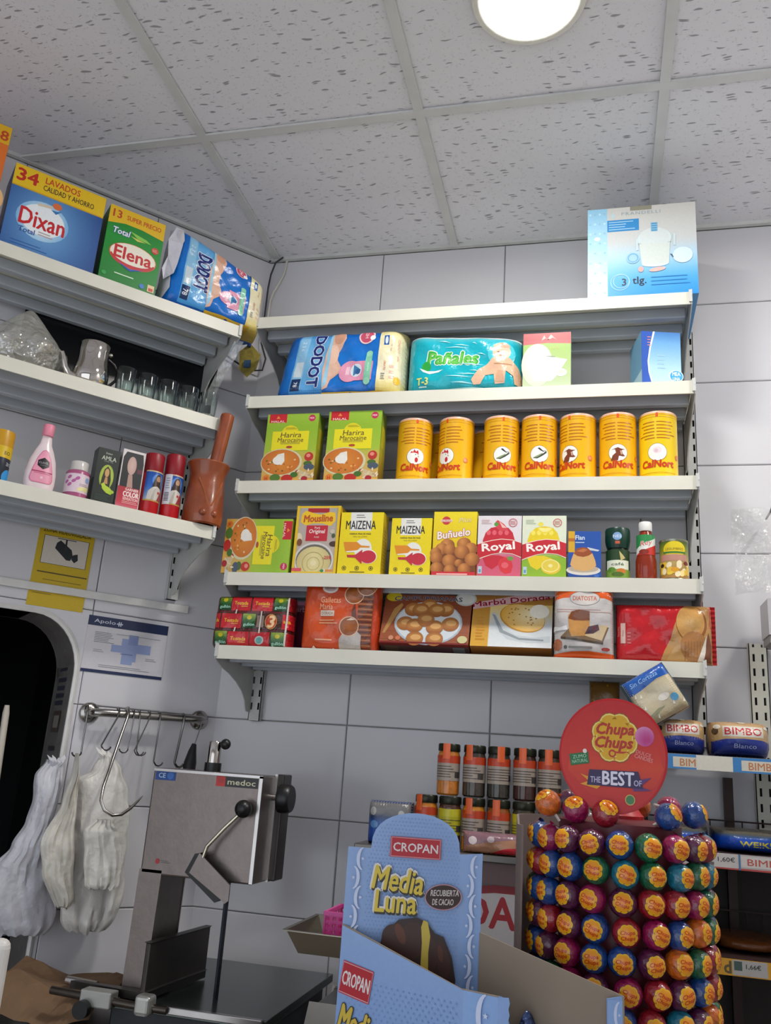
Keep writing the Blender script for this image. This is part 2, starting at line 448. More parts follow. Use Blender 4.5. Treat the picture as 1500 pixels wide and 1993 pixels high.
# left wall with the rounded doorway
LWALL = 3.2
def arch_pts(r0, top, s0, s1, n=9):
    """doorway outline in left-frame x (negative) and z; near jamb at -s0"""
    p = [(-s0, FLOOR-0.2)]
    for i in range(n+1):
        a = math.pi/2*i/n; p.append((-s0-r0+r0*math.cos(a), top-r0*1.15+r0*1.15*math.sin(a)))
    for i in range(n+1):
        a = math.pi/2+math.pi/2*i/n; p.append((-s1+r0+r0*math.cos(a), top-r0*1.15+r0*1.15*math.sin(a)))
    return p+[(-s1, FLOOR-0.2)]
ARCH = arch_pts(0.13, 1.640, 0.413, 1.35)
wl = empty('wall_left'); wl.rotation_euler[2] = LROT
tag(wl, 'white tiled slanted left wall with a round-cornered doorway', 'wall', kind='structure')
cut = MB().prism(ARCH, -0.2, 0.3, 'y').obj('cutter', GROUT, weld=True); cut.rotation_euler[2] = LROT
def cut_arch(o):
    md = o.modifiers.new('b', 'BOOLEAN'); md.operation = 'DIFFERENCE'; md.object = cut; md.solver = 'EXACT'
    dg = bpy.context.evaluated_depsgraph_get(); me = bpy.data.meshes.new_from_object(o.evaluated_get(dg))
    o.modifiers.clear(); old = o.data; o.data = me
    if old.users == 0: bpy.data.meshes.remove(old)
ws = MB().box(-LWALL, 0.0, 0.0, 0.20, FLOOR, CEIL+0.03).obj('wall_core', GROUT, wl); cut_arch(ws)
for k in range(0, 8):
    xa, xb = -(k+1)*TW, -k*TW
    for z in zrows:
        z0, z1 = max(z, FLOOR), min(z+THH, CEIL)
        if z1-z0 < 0.02: continue
        inside = xb <= -0.413 and xa >= -1.35 and z1 <= 1.45
        if inside: continue
        touch = xa < -0.413 and xb > -1.35 and z0 < 1.64
        if touch:
            mb = MB(); tile_box(mb, xa+J, xb-J, z0+J, z1-J)
            mb.add([], []); o = MB().box(xa+J, xb-J, -TD, 0.0, z0+J, z1-J).obj('wall_tile', TILE, wl); cut_arch(o)
            if not o.data.vertices: bpy.data.objects.remove(o)
        else: tile_obj(wl, xa, z0, xb-xa, z1-z0)
bpy.data.objects.remove(cut)
# doorway: white edge bead, taped reveal, dark room behind
bead = MB().tube([(x, -TD, z) for x, z in ARCH if z > FLOOR-0.1] if False else [(-0.413, -TD, FLOOR)]+[(x, -TD, z) for x, z in ARCH[1:-1]]+[(-1.35, -TD, FLOOR)], 0.007, 6).obj('trim_3', mat('#dedcd8', 0.35), None, True)
bead.rotation_euler[2] = LROT; tag(bead, 'white rounded edge bead around the doorway', 'trim', kind='structure')
in_ = ARCH[1:-1]; path = [(-0.413, FLOOR)]+in_+[(-1.35, FLOOR)]
mb = MB(); n = len(path)
mb.add([(x, -TD+0.002, z) for x, z in path]+[(x+(0.0 if i else 0.0), 0.205, z) for i, (x, z) in enumerate(path)], [(i, i+1, i+1+n, i+n) for i in range(n-1)])
jamb = mb.obj('trim_4', mat('#938c87', 0.32, var=0.2, scale=14, bump=0.5, bscale=22), None, True); jamb.rotation_euler[2] = LROT
tag(jamb, 'grey parcel tape lining the inside of the doorway', 'trim', kind='structure')
a = Art(0.10, 0.40)
for y, h in ((.98, .05), (.905, .03), (.85, .03), (.80, .03), (.75, .03)): a.R(.3, y-.01, .9, y-.01+h, '#3c3f4c')
a.R(.25, .56, .85, .70, '#5a4a46'); a.R(.35, .59, .75, .67, '#8f8a86'); a.R(.3, .44, .8, .47, '#45444c'); a.R(.1, .12, .75, .30, '#3a2a28')
pr = a.obj('tape_print', jamb, lambda x, y, e: (-0.413-0.0015-e, 0.04+x*1.3, 1.115+y))
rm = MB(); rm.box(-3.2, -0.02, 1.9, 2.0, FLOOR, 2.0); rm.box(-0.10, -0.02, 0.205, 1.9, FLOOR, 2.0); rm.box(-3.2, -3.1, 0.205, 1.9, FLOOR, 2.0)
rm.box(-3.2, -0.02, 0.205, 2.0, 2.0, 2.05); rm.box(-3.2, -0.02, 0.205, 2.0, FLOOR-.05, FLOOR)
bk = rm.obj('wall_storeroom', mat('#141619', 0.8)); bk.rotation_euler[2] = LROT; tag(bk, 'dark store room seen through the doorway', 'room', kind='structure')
cu = MB()
for i in range(16):
    x = -1.36+i*.052
    o = MB().tube([(x, .62, 1.74), (x+.006, .60, 1.62), (x, .62, 1.40)], .022, 8)
    o.obj('curtain_strip', mat('#3a2019', 0.7, var=0.2), None, True)
ct = empty('strip_curtain'); ct.rotation_euler[2] = LROT; tag(ct, 'dark brown strip curtain hanging inside the doorway', 'curtain')
for o in [q for q in bpy.data.objects if q.name.startswith('curtain_strip')]: o.parent = ct
MB().box(-1.40, -.52, .60, .64, 1.73, 1.76).obj('curtain_rod', mat('#2a2422', 0.6), ct)
# --- right wall and shop front (open glass front behind the camera)
wr = MB().box(XR, XR+0.1, YR, 0.1, FLOOR, CEIL+0.03).obj('wall_right', mat('#cfcdcb', 0.5)); tag(wr, 'plain white right wall out of view', 'wall', kind='structure')
wf = MB(); wf.box(-4.0, XR, YR-0.1, YR, 2.55, CEIL+0.03); wf.box(-4.0, -1.6, YR-0.1, YR, FLOOR, 2.55); wf.box(XR-0.35, XR, YR-0.1, YR, FLOOR, 2.55)
wf = wf.obj('wall_front', mat('#bdbab6', 0.6)); tag(wf, 'shop front wall with a wide open entrance', 'wall', kind='structure')

# ================================================================ LAMPS
def downlight(x, y, first=[True]):
    t = empty('ceiling_downlight', (x, y, CEIL))
    MB().lathe([(0.100, 0.03), (0.104, 0.012), (0.106, -0.004), (0.112, -0.006), (0.122, -0.004), (0.126, 0.006)], 48, cap=False).obj('rim', mat('#e4e2d8', 0.3), t, True)
    MB().lathe([(0.0, 0.0), (0.07, 0.0), (0.1045, 0.0)], 48, cap=False).obj('diffuser', mat('#fffdf8', 0.6, emit=LAMP_STRENGTH, var=0.0), t)
    return t
tag(downlight(*LAMPS[0]), 'round white recessed ceiling lamp switched on above the shelves', 'lamp')
tag(downlight(*LAMPS[1]), 'round white recessed ceiling lamp to the right, outside the photo', 'lamp')
# ================================================================ WALL SHELVING
CREAM = mat('#d9d6c8', 0.38, var=0.04, scale=9, bump=0.03)
STEELG = mat('#b4bac1', 0.42, var=0.05, scale=9)
BRKT = mat('#c3c3bf', 0.42, var=0.05)
SHADESLOT = mat('#23241f', 0.8)  # near-black colour for the shade seen through the post slots
def upright_mesh(z0, z1, w=0.034):
    """folded steel post with two columns of slots"""
    mb = MB(); d0, d1 = -0.031, -0.0095; h = w/2
    mb.box(-h, -h+0.002, d0, d1, z0, z1); mb.box(h-0.002, h, d0, d1, z0, z1)
    sl, pit, sw = 0.019, 0.036, 0.0055
    xs = [(-h, -0.0105-sw/2), (-0.0105+sw/2, 0.0105-sw/2), (0.0105+sw/2, h)]
    for a, b in xs: mb.box(a, b, d0, d0+0.002, z0, z1)
    z = z0+0.03; prev = z0
    while z < z1:
        for c in (-0.0105, 0.0105): mb.box(c-sw/2, c+sw/2, d0, d0+0.002, prev, z)
        prev = z+sl; z += pit
    for c in (-0.0105, 0.0105): mb.box(c-sw/2, c+sw/2, d0, d0+0.002, min(prev, z1), z1)
    return mb
def slot_shade_mesh(z0, z1): return MB().box(-0.0145, 0.0145, -0.012, -0.0095, z0, z1)  # dark strip standing in for the shade inside the hollow post
def bracket_mesh(sgn):
    pr = [(-0.303, 0.006), (-0.306, -0.012), (-0.300, -0.036), (-0.255, -0.052), (-0.205, -0.062), (-0.150, -0.078), (-0.105, -0.098),
          (-0.078, -0.120), (-0.066, -0.142), (-0.056, -0.150), (-0.034, -0.150), (-0.032, -0.004), (-0.296, -0.002)]
    mb = MB(); mb.prism(pr, -0.0015, 0.0015, 'x'); mb.box(-0.0015, 0.0065*sgn if sgn > 0 else 0.0015, -0.305, -0.299, -0.03, 0.004) if sgn > 0 else mb.box(-0.0065, 0.0015, -0.305, -0.299, -0.03, 0.004)
    return mb
def shelf_unit(name, label, fr, x0, x1, zs, ups, uz, brk):
    t = put(empty(name), fr, 0, 0, 0); tag(t, label, 'shelf unit')
    for ux in ups:
        u = upright_mesh(*uz).obj('upright', BRKT, t); u.location.x = ux
        b = slot_shade_mesh(*uz).obj('slot_shade_strip', SHADESLOT, u)
    for z in zs:
        mb = MB(); mb.box(x0, x1, -0.300, -0.012, -0.004, 0.0); mb.box(x0, x1, -0.300, -0.296, -0.035, -0.004)
        s = mb.obj('shelf', CREAM, t); s.location.z = z
        for y, dd in ((-0.232, 0.022), (-0.146, 0.022), (-0.066, 0.020)):
            r = MB().box(x0+0.006, x1-0.006, y, y+dd, -0.034, -0.0045).obj('rib', STEELG, s, bevel=0.003)
        for bx, sg in brk:
            b = bracket_mesh(sg).obj('bracket', BRKT, s); b.location.x = bx
    return t
SR = [2.531, 2.281, 2.030, 1.775, 1.582]        # shelf heights, back wall
SL = [2.478, 2.187, 1.885]                      # shelf heights, slanted wall
shelf_unit('wall_shelf_unit', 'cream five-tier metal shelf unit on the back wall', 'B', 0.116, 1.303, SR, (0.128, 1.318), (1.41, 2.56), ((0.1135, 1), (1.3055, -1)))
shelf_unit('wall_shelf_unit', 'cream three-tier metal shelf unit on the slanted left wall', 'L', -1.45, -0.196, SL, (-0.188, -1.43), (1.725, 2.50), ((-0.1935, -1), (-1.4525, 1)))

# ================================================================ PACKAGES: builders
PK = {}
def carton(name, label, cat, fr, x0, x1, yf, z, h, d, col, art=None, side=None, sideL=None, bottom=None, group=None, tilt=0.0, rz=0.0, rough=0.4, top=None):
    w = x1-x0
    o = MB().box(-w/2, w/2, -d/2, d/2, 0, h).obj(name, mat(col, rough, var=0.03), bevel=0.0012)
    put(o, fr, (x0+x1)/2, yf+d/2, z + 0.0005 + d/2*math.sin(tilt), rz); o.rotation_euler[0] = -tilt
    if tilt: o.rotation_mode = 'XYZ'
    tag(o, label, cat, group)
    if art: a = Art(w, h); art(a); a.obj('front_print', o, on_front(w, d), rough=rough)
    if side: a = Art(d, h); side(a); a.obj('side_print', o, on_right(w, d), rough=rough)
    if sideL: a = Art(d, h); sideL(a); a.obj('side_print', o, on_left(w, d), rough=rough)
    if bottom: a = Art(w, d); bottom(a); a.obj('base_print', o, on_bottom(w, d), rough=rough)
    return o
def wob(x, z, s): return (math.sin(x*41+s)*math.sin(z*37+s*1.7)+0.6*math.sin(x*83+z*61+s*2.3)+0.4*math.sin(z*127-x*71+s))
def pillow(name, label, cat, fr, x0, x1, yf, z, h, d, col, art=None, shear=0.0, p=6.0, q=2.5, wr=0.0015, seed=1.0, tilt=0.0, roll=0.0, rz=0.0, rough=0.25, group=None, round_=0.0, maxlen=.006, seal=None, topdrop=0.0):
    """soft film pack: flat-fronted cushion with puckered skin; shear leans it sideways, topdrop lowers the right top corner"""
    w = x1-x0
    def g(t): return max(0.0, 1-abs(t)**p)**(1/q)
    def pt(x, zz, sg, e=0.0):
        u = 2*x/w; v = 2*zz/h-1
        k = g(u)*g(v); y = sg*(d/2*k + wr*wob(x, zz, seed)*k + e)
        r = 1-round_*(abs(u)**4)*(abs(v)**4)
        zt = (v*r+1)*h/2; zt -= topdrop*(u+1)/2*(zt/h)
        if e: zt = h/2+(zt-h/2)*(1+1.4*e/h)
        return (x*r*(1+1.4*e/w) + shear*zt*(1-u)/2, y, zt)
    N, M_ = 36, 28; mb = MB()
    def prm(i, n): t = -1+2*i/n; return math.copysign(1-(1-abs(t))**1.6, t)
    for sg in (-1, 1):
        vs = [pt(prm(i, N)*w/2, (prm(j, M_)+1)*h/2, sg) for j in range(M_+1) for i in range(N+1)]
        fs = [(j*(N+1)+i, j*(N+1)+i+1, (j+1)*(N+1)+i+1, (j+1)*(N+1)+i) for j in range(M_) for i in range(N)]
        if sg > 0: fs = [f[::-1] for f in fs]
        mb.add(vs, fs)
    o = mb.obj(name, mat(col, rough, var=0.03, bump=0.25, bscale=55), smooth=True)
    put(o, fr, (x0+x1)/2, yf+d/2, z+0.0005, rz); o.rotation_euler[0] = -tilt; o.rotation_euler[1] = roll
    tag(o, label, cat, group)
    if art:
        a = Art(w, h); art(a); a.obj('front_print', o, lambda x, y, e: pt(x-w/2, y, -1, e), maxlen=maxlen, rough=rough, bump=0.25, base=9e-4)
    if seal:                                        # crimped end seals
        for e in seal:
            mb = MB(); n = 24
            if e in 'tb':
                zz = h if e == 't' else 0.0; dz = 0.012 if e == 't' else -0.001
                vs = [(-w/2+w*i/n+shear*zz*(1-i/n), (0.0008 if i % 2 else -0.0008), zz-0.004+k*(dz+0.004)) for k in (0, 1) for i in range(n+1)]
            else:
                xx = w/2 if e == 'r' else -w/2; dx = 0.014 if e == 'r' else -0.014
                vs = [(xx-math.copysign(0.004, dx)+k*dx+shear*h*i/n, (0.0012 if i % 2 else -0.0012), h*i/n) for k in (0, 1) for i in range(n+1)]
            mb.add(vs, [(i, i+1, n+2+i, n+1+i) for i in range(n)])
            mb.obj('end_seal', mat(col, rough, var=0.03), o)
    return o

# ================================================================ BACK WALL, TOP SHELF
YF = -0.285
def art_lidbox(a):
    a.R(0, 0, 1, 1, grad([(0, '#2f8fd6'), (.18, '#4aa3e2'), (.42, '#a9cfe8'), (.6, '#c4c8c8'), (1, '#c8c6c0')]))
    a.R(0, 0, .185, 1, grad([(0, '#c9e2ec'), (.4, '#a9d2e6'), (1, '#8fc3e0')]))
    for i in range(4):
        for j in range(9): a.E(.025+.045*i, .06+.11*j, .012, .012, '#8dbcd6' if (i+j) % 2 else '#b5dae8', 0, n=8)
    a.k += 1
    for y, r in ((.10, .03), (.36, .022), (.66, .022)): a.E(.09, y, r*1.3, r, '#dce6ea', 0, n=12)
    a.k += 1
    a.R(.185, .73, .48, .86, '#2b86c4').lines(.20, .74, .46, .85, 4, '#a8d2ea', .3, .5)
    a.T('PRANDELLI', .50, .925, .035, '#8fa3ad', w=.36, space=1.2); a.E(.24, .91, .018, .03, '#b8d0d8')
    a.R(.40, .955, .60, 1.0, '#8c8a78'); a.T('3', .335, .165, .075, '#26262c', bold=.012).T('tlg.', .475, .165, .10, '#1d1d24', bold=.012)
    a.ring(.30, .165, .09, .008, '#8cc2e6'); a.ring(.31, .175, .075, .005, '#a9d4ee')
    a.E(.62, .62, .155, .12, '#c9d9dc'); a.E(.62, .64, .135, .105, '#ccd4d4'); a.E(.62, .575, .15, .035, '#8fa9b2', a0=180, a1=360); a.E(.62, .59, .148, .03, '#cbd6d6')
    a.P([(.48, .57), (.76, .57), (.745, .34), (.5, .34)], '#ccd4d0'); a.E(.62, .34, .12, .03, '#cfe0e6', a0=180, a1=360)
    a.R(.59, .70, .65, .80, '#7fb4d2').lines(.595, .70, .645, .80, 4, '#3d86b4', .4, .0)
    a.P([(.45, .63), (.47, .63), (.47, .50), (.45, .5)], '#c3d5da'); a.P([(.79, .66), (.81, .66), (.81, .53), (.79, .53)], '#c3d5da')
    a.E(.87, .42, .09, .085, '#cfe0ea'); a.E(.42, .42, .06, .06, '#9cc6e0'); a.ring(.42, .42, .05, .012, '#6fa8cc')
    a.P([(.755, .44), (.775, .435), (.79, .40), (.78, .40)], '#3a5c74')
    a.E(.49, .29, .025, .03, '#e2a7a0'); a.E(.64, .28, .075, .022, '#e6b3ab', rot=8); a.lines(.58, .10, .93, .22, 3, '#3f92cf', .18, .1)
carton('cookware_box', 'white and blue cookware box with a lidded pot, alone on top shelf', 'box', 'B', 1.046, 1.325, -0.290, SR[0], 0.277, 0.245, '#bcc6ca', art_lidbox,
       sideL=lambda a: a.R(0, 0, 1, 1, '#b9d6e4'), bottom=lambda a: a.R(0, 0, 1, 1, '#7fb0d4').R(0, 0, 1, .05, '#3d6d9c').R(.9, 0, 1, 1, '#4a8cc4'))

# ---------------------------------------------------------------- second shelf: nappies, filters, blue box
def nappy_art(a, flip=False):
    a.R(0, 0, 1, 1, grad([(0, '#0a57ad'), (.15, '#0f6fc8'), (.6, '#1273cc'), (1, '#0c5cb4')]))
    a.R(.135, 0.06, .40, .97, grad([(0, '#3f93d6'), (.5, '#7fb9dd'), (1, '#4d9bd8')]))
    a.R(.145, .12, .225, .95, '#8cbfe0'); a.R(.145, .10, .22, .27, '#14315f'); a.T('78', .183, .185, .055, '#e8eef4', rot=-90, bold=.01)
    a.R(.15, .30, .215, .52, '#c8d6de'); a.T('2 3 6', .185, .75, .05, '#dcebf4', rot=-90)
    a.T('DODOT', .315, .53, .155, '#1b2c74', w=.415, rot=-90, bold=.05, out=('#dfeaf4', .10))
    a.P([(.40, .10), (.44, .13), (.455, .24), (.515, .33), (.525, .42), (.49, .52), (.485, .62), (.51, .70), (.535, .84), (.52, .92), (.46, .97), (.42, .96), (.40, .80), (.385, .6), (.38, .4)], '#e2b39c')
    a.E(.475, .87, .048, .06, '#d49d82'); a.E(.44, .60, .05, .085, '#edc3ac'); a.E(.455, .38, .05, .05, '#e8bda6')
    a.P([(.40, .12), (.43, .18), (.42, .95), (.40, .95)], '#9ccbe4')
    a.E(.70, .87, .066, .066, '#e9c9cc'); a.E(.70, .87, .054, .054, '#c9516a'); a.T('12H', .70, .89, .05, '#f4e6e6', rot=-90); a.E(.75, .84, .022, .022, '#eef4f6')
    a.E(.60, .35, .085, .085, '#e39ab4'); a.R(.60, .215, .775, .49, '#e39ab4'); a.R(.69, .215, .775, .49, '#d98ba8')
    a.R(.57, .30, .60, .42, '#f0c6d2'); a.E(.65, .36, .045, .05, '#d9e4ec'); a.P([(.63, .28), (.69, .36), (.63, .44)], '#3f7fb0'); a.E(.665, .34, .02, .02, '#2f5f9a')
    a.R(.715, .20, .765, .60, '#7fc3a4'); a.E(.74, .60, .025, .025, '#8fd0b0'); a.E(.74, .20, .025, .025, '#8fd0b0'); a.T('SENSITIVE', .74, .40, .022, '#d8f0e4', rot=-90, w=None)
    a.R(.81, .0, 1, 1, grad([(0, '#c9a83a'), (.12, '#d8c67c'), (.3, '#e9e2c4'), (.85, '#e6dcb0'), (1, '#d8c878')]))
    a.R(.845, .72, .885, .86, '#2458a4'); a.E(.865, .79, .012, .03, '#d8e4ec')
    a.T('COMIENZO 1 pañal', .955, .66, .035, '#d98a7c', rot=-90).T('0% fuga', .905, .68, .03, '#dba090', rot=-90).lines(.90, .22, .94, .45, 3, '#e0b8a0', .5)
    a.T('GRATIS', .865, .42, .028, '#c8604c', rot=-90); a.lines(.84, .22, .87, .32, 4, '#5a5a6a', .4); a.E(.955, .22, .02, .03, '#e8b838')
    a.R(.40, 0, .86, .075, grad([(0, '#b8922a'), (.075, '#d4aa30')])); a.E(.62, .04, .02, .015, '#2a4a8a')
pillow('nappy_pack', 'blue nappy pack standing first on the second shelf, yellow right end', 'nappy pack', 'B', 0.172, 0.548, YF, SR[1], 0.205, 0.16, '#1064ba', nappy_art, shear=0.17, p=9, q=2.2, wr=0.0022, seed=1.2)
def teal_art(a):
    a.R(0, 0, 1, 1, grad([(0, '#0695a6'), (.3, '#10aebd'), (.8, '#12a8ba'), (1, '#9fb4b8')]))
    a.R(0, .93, 1, 1, '#c9cfd0'); a.R(0, .91, 1, .945, '#e6eceb')
    a.T('Pañales', .415, .555, .20, '#3aa84a', w=.44, bold=.05, shear=.15, out=('#eaf4e2', .11)); a.T('Pañales', .415, .545, .17, '#6cc04e', w=.42, bold=.01, shear=.15)
    a.E(.19, .42, .04, .05, '#2fa040'); a.P([(.13, .40), (.16, .34), (.22, .30), (.30, .32), (.34, .36), (.27, .345), (.2, .35)], '#e6f2f0')
    a.T('T-3', .16, .19, .11, '#d8e088', w=.10, bold=.03, out=('#5a9a6a', .07)); a.R(.13, .10, .20, .115, '#cfe6e2')
    for y, x0, x1 in ((.78, .42, .56), (.74, .34, .55), (.84, .28, .40), (.30, .45, .66), (.26, .35, .6), (.46, .45, .7), (.63, .62, .7), (.16, .4, .62), (.08, .4, .8), (.35, .56, .66), (.81, .58, .62), (.7, .7, .78)):
        a.P([(x0, y), ((x0+x1)/2, y-.012), (x1, y-.03), ((x0+x1)/2, y+.008)], '#aee2e6', 0)
    a.k += 1
    a.E(.83, .62, .115, .13, '#4cc0cc'); a.P([(.58, .20), (.64, .36), (.71, .44), (.76, .56), (.90, .56), (.97, .42), (1.0, .25), (.98, .12), (.94, .13), (.93, .26), (.87, .33), (.86, .14), (.78, .12), (.77, .28), (.70, .26), (.66, .12), (.60, .12)], '#e0b394')
    a.E(.83, .66, .075, .085, '#e8c0a6'); a.E(.83, .74, .072, .05, '#d8ae94', a0=0, a1=180); a.E(.805, .66, .012, .006, '#8a5c48'); a.E(.855, .66, .012, .006, '#8a5c48'); a.E(.83, .60, .02, .006, '#b8705c'); a.R(.77, .44, .92, .455, '#b88464')
    a.P([(.78, .16), (.86, .16), (.84, .34), (.80, .34)], '#d3a384')
pillow('nappy_pack', 'turquoise nappy pack with a crawling baby in clear wrap', 'nappy pack', 'B', 0.560, 0.874, YF, SR[1], 0.186, 0.15, '#10a6b8', teal_art, p=7, q=2.4, wr=0.002, seed=3.1, rough=0.2, topdrop=0.022)
def filter_art(a):
    a.R(0, 0, 1, 1, grad([(0, '#b4c0a0'), (.3, '#a4ba7c'), (.7, '#86aa3c'), (1, '#8fae48')]))
    a.R(0, .82, 1, 1, '#a81c26'); a.P([(0, .86), (1, .86), (1, .79), (.5, .815), (0, .79)], '#b43038')
    a.P([(.38, .86), (.44, .96), (.50, .87), (.58, .97), (.70, .87), (.62, .91), (.56, .88), (.47, .9)], '#e8a29c', 1)
    a.E(.30, .42, .33, .50, radial(.3, .42, .5, '#d6d6d0', '#bcc6a8')); a.P([(.04, .50), (.38, .60), (.93, .50), (.70, .20), (.60, .12), (.25, .12)], '#cfcfc8'); a.E(.55, .56, .13, .02, '#7c8470'); a.P([(.40, .58), (.93, .50), (.86, .44), (.4, .55)], '#e4e4de')
    a.E(.80, .27, .12, .09, '#dfe6d8'); a.E(.80, .28, .085, .05, '#c4ceb8'); a.T('1 x 4', .65, .72, .05, '#c8b848', shear=.2); a.E(.50, .30, .03, .05, '#e9ccc6')
carton('coffee_filter_packet', 'white and green packet of coffee filters with a red top band', 'packet', 'B', 0.879, 1.003, YF, SR[1], 0.160, 0.045, '#d4dcc4', filter_art, side=lambda a: a.R(0, 0, 1, 1, '#b7c99a'))
def bluebox_art(a):
    a.R(0, 0, 1, 1, grad([(0, '#bcd9ea'), (.35, '#a9cfe8'), (.8, '#6aa4d6'), (1, '#3f78bc')]))
    a.P([(0, 1), (.32, 1), (.22, .7), (.16, .45), (.18, .25), (.26, 0), (0, 0)], '#2a55b0'); a.P([(.30, 1), (.35, 1), (.24, .7), (.18, .45), (.2, .25), (.3, 0), (.26, 0), (.165, .25), (.145, .45), (.2, .7)], '#e6f0f6')
    a.E(.86, .20, .19, .17, '#cfe6f2'); a.E(.87, .20, .16, .15, '#3aa0d8'); a.T('MEA', .87, .24, .07, '#eaf6fc', w=.2, bold=.02).T('LINA', .87, .15, .06, '#eaf6fc', w=.18, bold=.02)
    a.lines(.4, .3, .6, .6, 4, '#9cc2dc', .3); a.lines(.15, .72, .25, .92, 4, '#d88a7c', .3)
b = carton('blue_box', 'small light-blue box with a darker wave at the right end of the second shelf', 'box', 'B', 1.168, 1.268, -0.270, SR[1], 0.155, 0.11, '#3a6cb4', bluebox_art, rz=0.22,
       sideL=lambda a: a.R(0, 0, 1, 1, '#6a9ab8').R(0, 0, 1, .3, '#a8c8d4'))

# ---------------------------------------------------------------- third shelf: soup boxes and stock cans
def harira_art(a):
    a.R(0, 0, 1, 1, grad([(0, '#b9bf5a'), (.35, '#a5bd3a'), (.8, '#8fb52c'), (1, '#9dc23c')]))
    a.R(.04, .87, .38, 1.0, '#c8202c'); a.T('HALAL', .21, .89, .03, '#f2d4cc', w=.26, bold=.03); a.P([(.17, .93), (.21, .975), (.25, .93)], '#e88a3c')
    a.E(.87, .93, .065, .065, '#c42a56'); a.T('MIX', .87, .93, .025, '#f6d8e0', bold=.03, w=.09)
    a.E(.47, .70, .17, .17, '#e2d21c', a0=0, a1=180); a.R(.13, .455, .84, .74, '#e6d81c')
    a.T('Harira', .49, .685, .075, '#6a5426', w=.40, bold=.015, shear=.12).T('Marocaine', .49, .61, .065, '#6a5426', w=.50, bold=.012, shear=.12); a.R(.3, .565, .68, .572, '#8a7a3c'); a.R(.3, .55, .68, .556, '#8a7a3c'); a.E(.48, .505, .06, .025, '#b04a28'); a.lines(.38, .765, .6, .80, 2, '#8c8a2a', .3, .2)
    a.R(0, 0, 1, .44, grad([(0, '#d8a23c'), (.2, '#caa860'), (.44, '#b6b244')])); a.E(.36, .28, .40, .27, '#cfc9a4'); a.E(.345, .285, .37, .245, radial(.36, .28, .38, '#d88a30', '#c46a24', 1.4))
    rnd = random.Random(3)
    for i in range(22):
        q = rnd.random()*6.28; r = math.sqrt(rnd.random()); a.E(.345+.32*r*math.cos(q), .285+.14*r*math.sin(q), .022, .016, rnd.choice(['#e8b060', '#b8641e', '#e6c48c', '#6a5a20', '#d2762a']), 0, n=8)
    a.k += 1
    a.P([(.20, .33), (.28, .40), (.40, .42), (.42, .30), (.37, .24), (.27, .27)], '#e8e2d4'); a.E(.30, .31, .11, .085, '#ece8de')
    a.E(.88, .36, .085, .085, '#b83226'); a.E(.87, .375, .04, .035, '#e08a78'); a.E(.87, .26, .08, .05, '#4c6a2a'); a.E(.90, .21, .10, .06, '#4a5666'); a.P([(.72, .17), (.98, .10), (1, .05), (.72, .06)], '#c9b48c')
    for i in range(14): a.E(.66+.33*rnd.random(), .04+.13*rnd.random(), .035, .016, rnd.choice(['#d8c49c', '#b89468', '#a03a2c', '#e2d2b4']), 0, n=8, rot=rnd.random()*90)
    a.k += 1
    a.E(.27, .06, .10, .07, '#54752c'); a.E(.50, .05, .11, .07, '#b8281e'); a.E(.63, .10, .07, .05, '#3f6a26'); a.E(.83, .04, .06, .05, '#a4242c'); a.E(.10, .06, .06, .055, '#d8782c'); a.T('H', .10, .05, .04, '#a82418', bold=.03)
def harira_side(a): a.R(0, 0, 1, 1, grad([(0, '#7c5c1c'), (.4, '#b9a92a'), (.6, '#98ac2a'), (1, '#7f9a2a')])).R(.2, .5, .8, .8, '#c8bc24')
for x0, x1, hh, lb in ((0.176, 0.326, 0.200, 'green soup carton standing at the left end of the third shelf'), (0.355, 0.505, 0.203, 'green soup carton standing just left of the yellow cans')):
    carton('soup_carton', lb, 'carton', 'B', x0, x1, YF, SR[2], hh, 0.055, '#8fae2e', harira_art, harira_side, group='soup cartons')
RC, HC = 0.0465, 0.176
def can_body():
    mb = MB().lathe([(RC*.93, 0.0), (RC*.985, 0.001), (RC*.985, 0.003), (RC, 0.0035), (RC, HC-0.006), (RC*1.01, HC-0.005), (RC*1.01, HC), (RC*.96, HC), (RC*.95, HC-0.003)], 40)
    return mb.obj('stock_can', mat('#f0b416', 0.28, var=0.02), smooth=True)
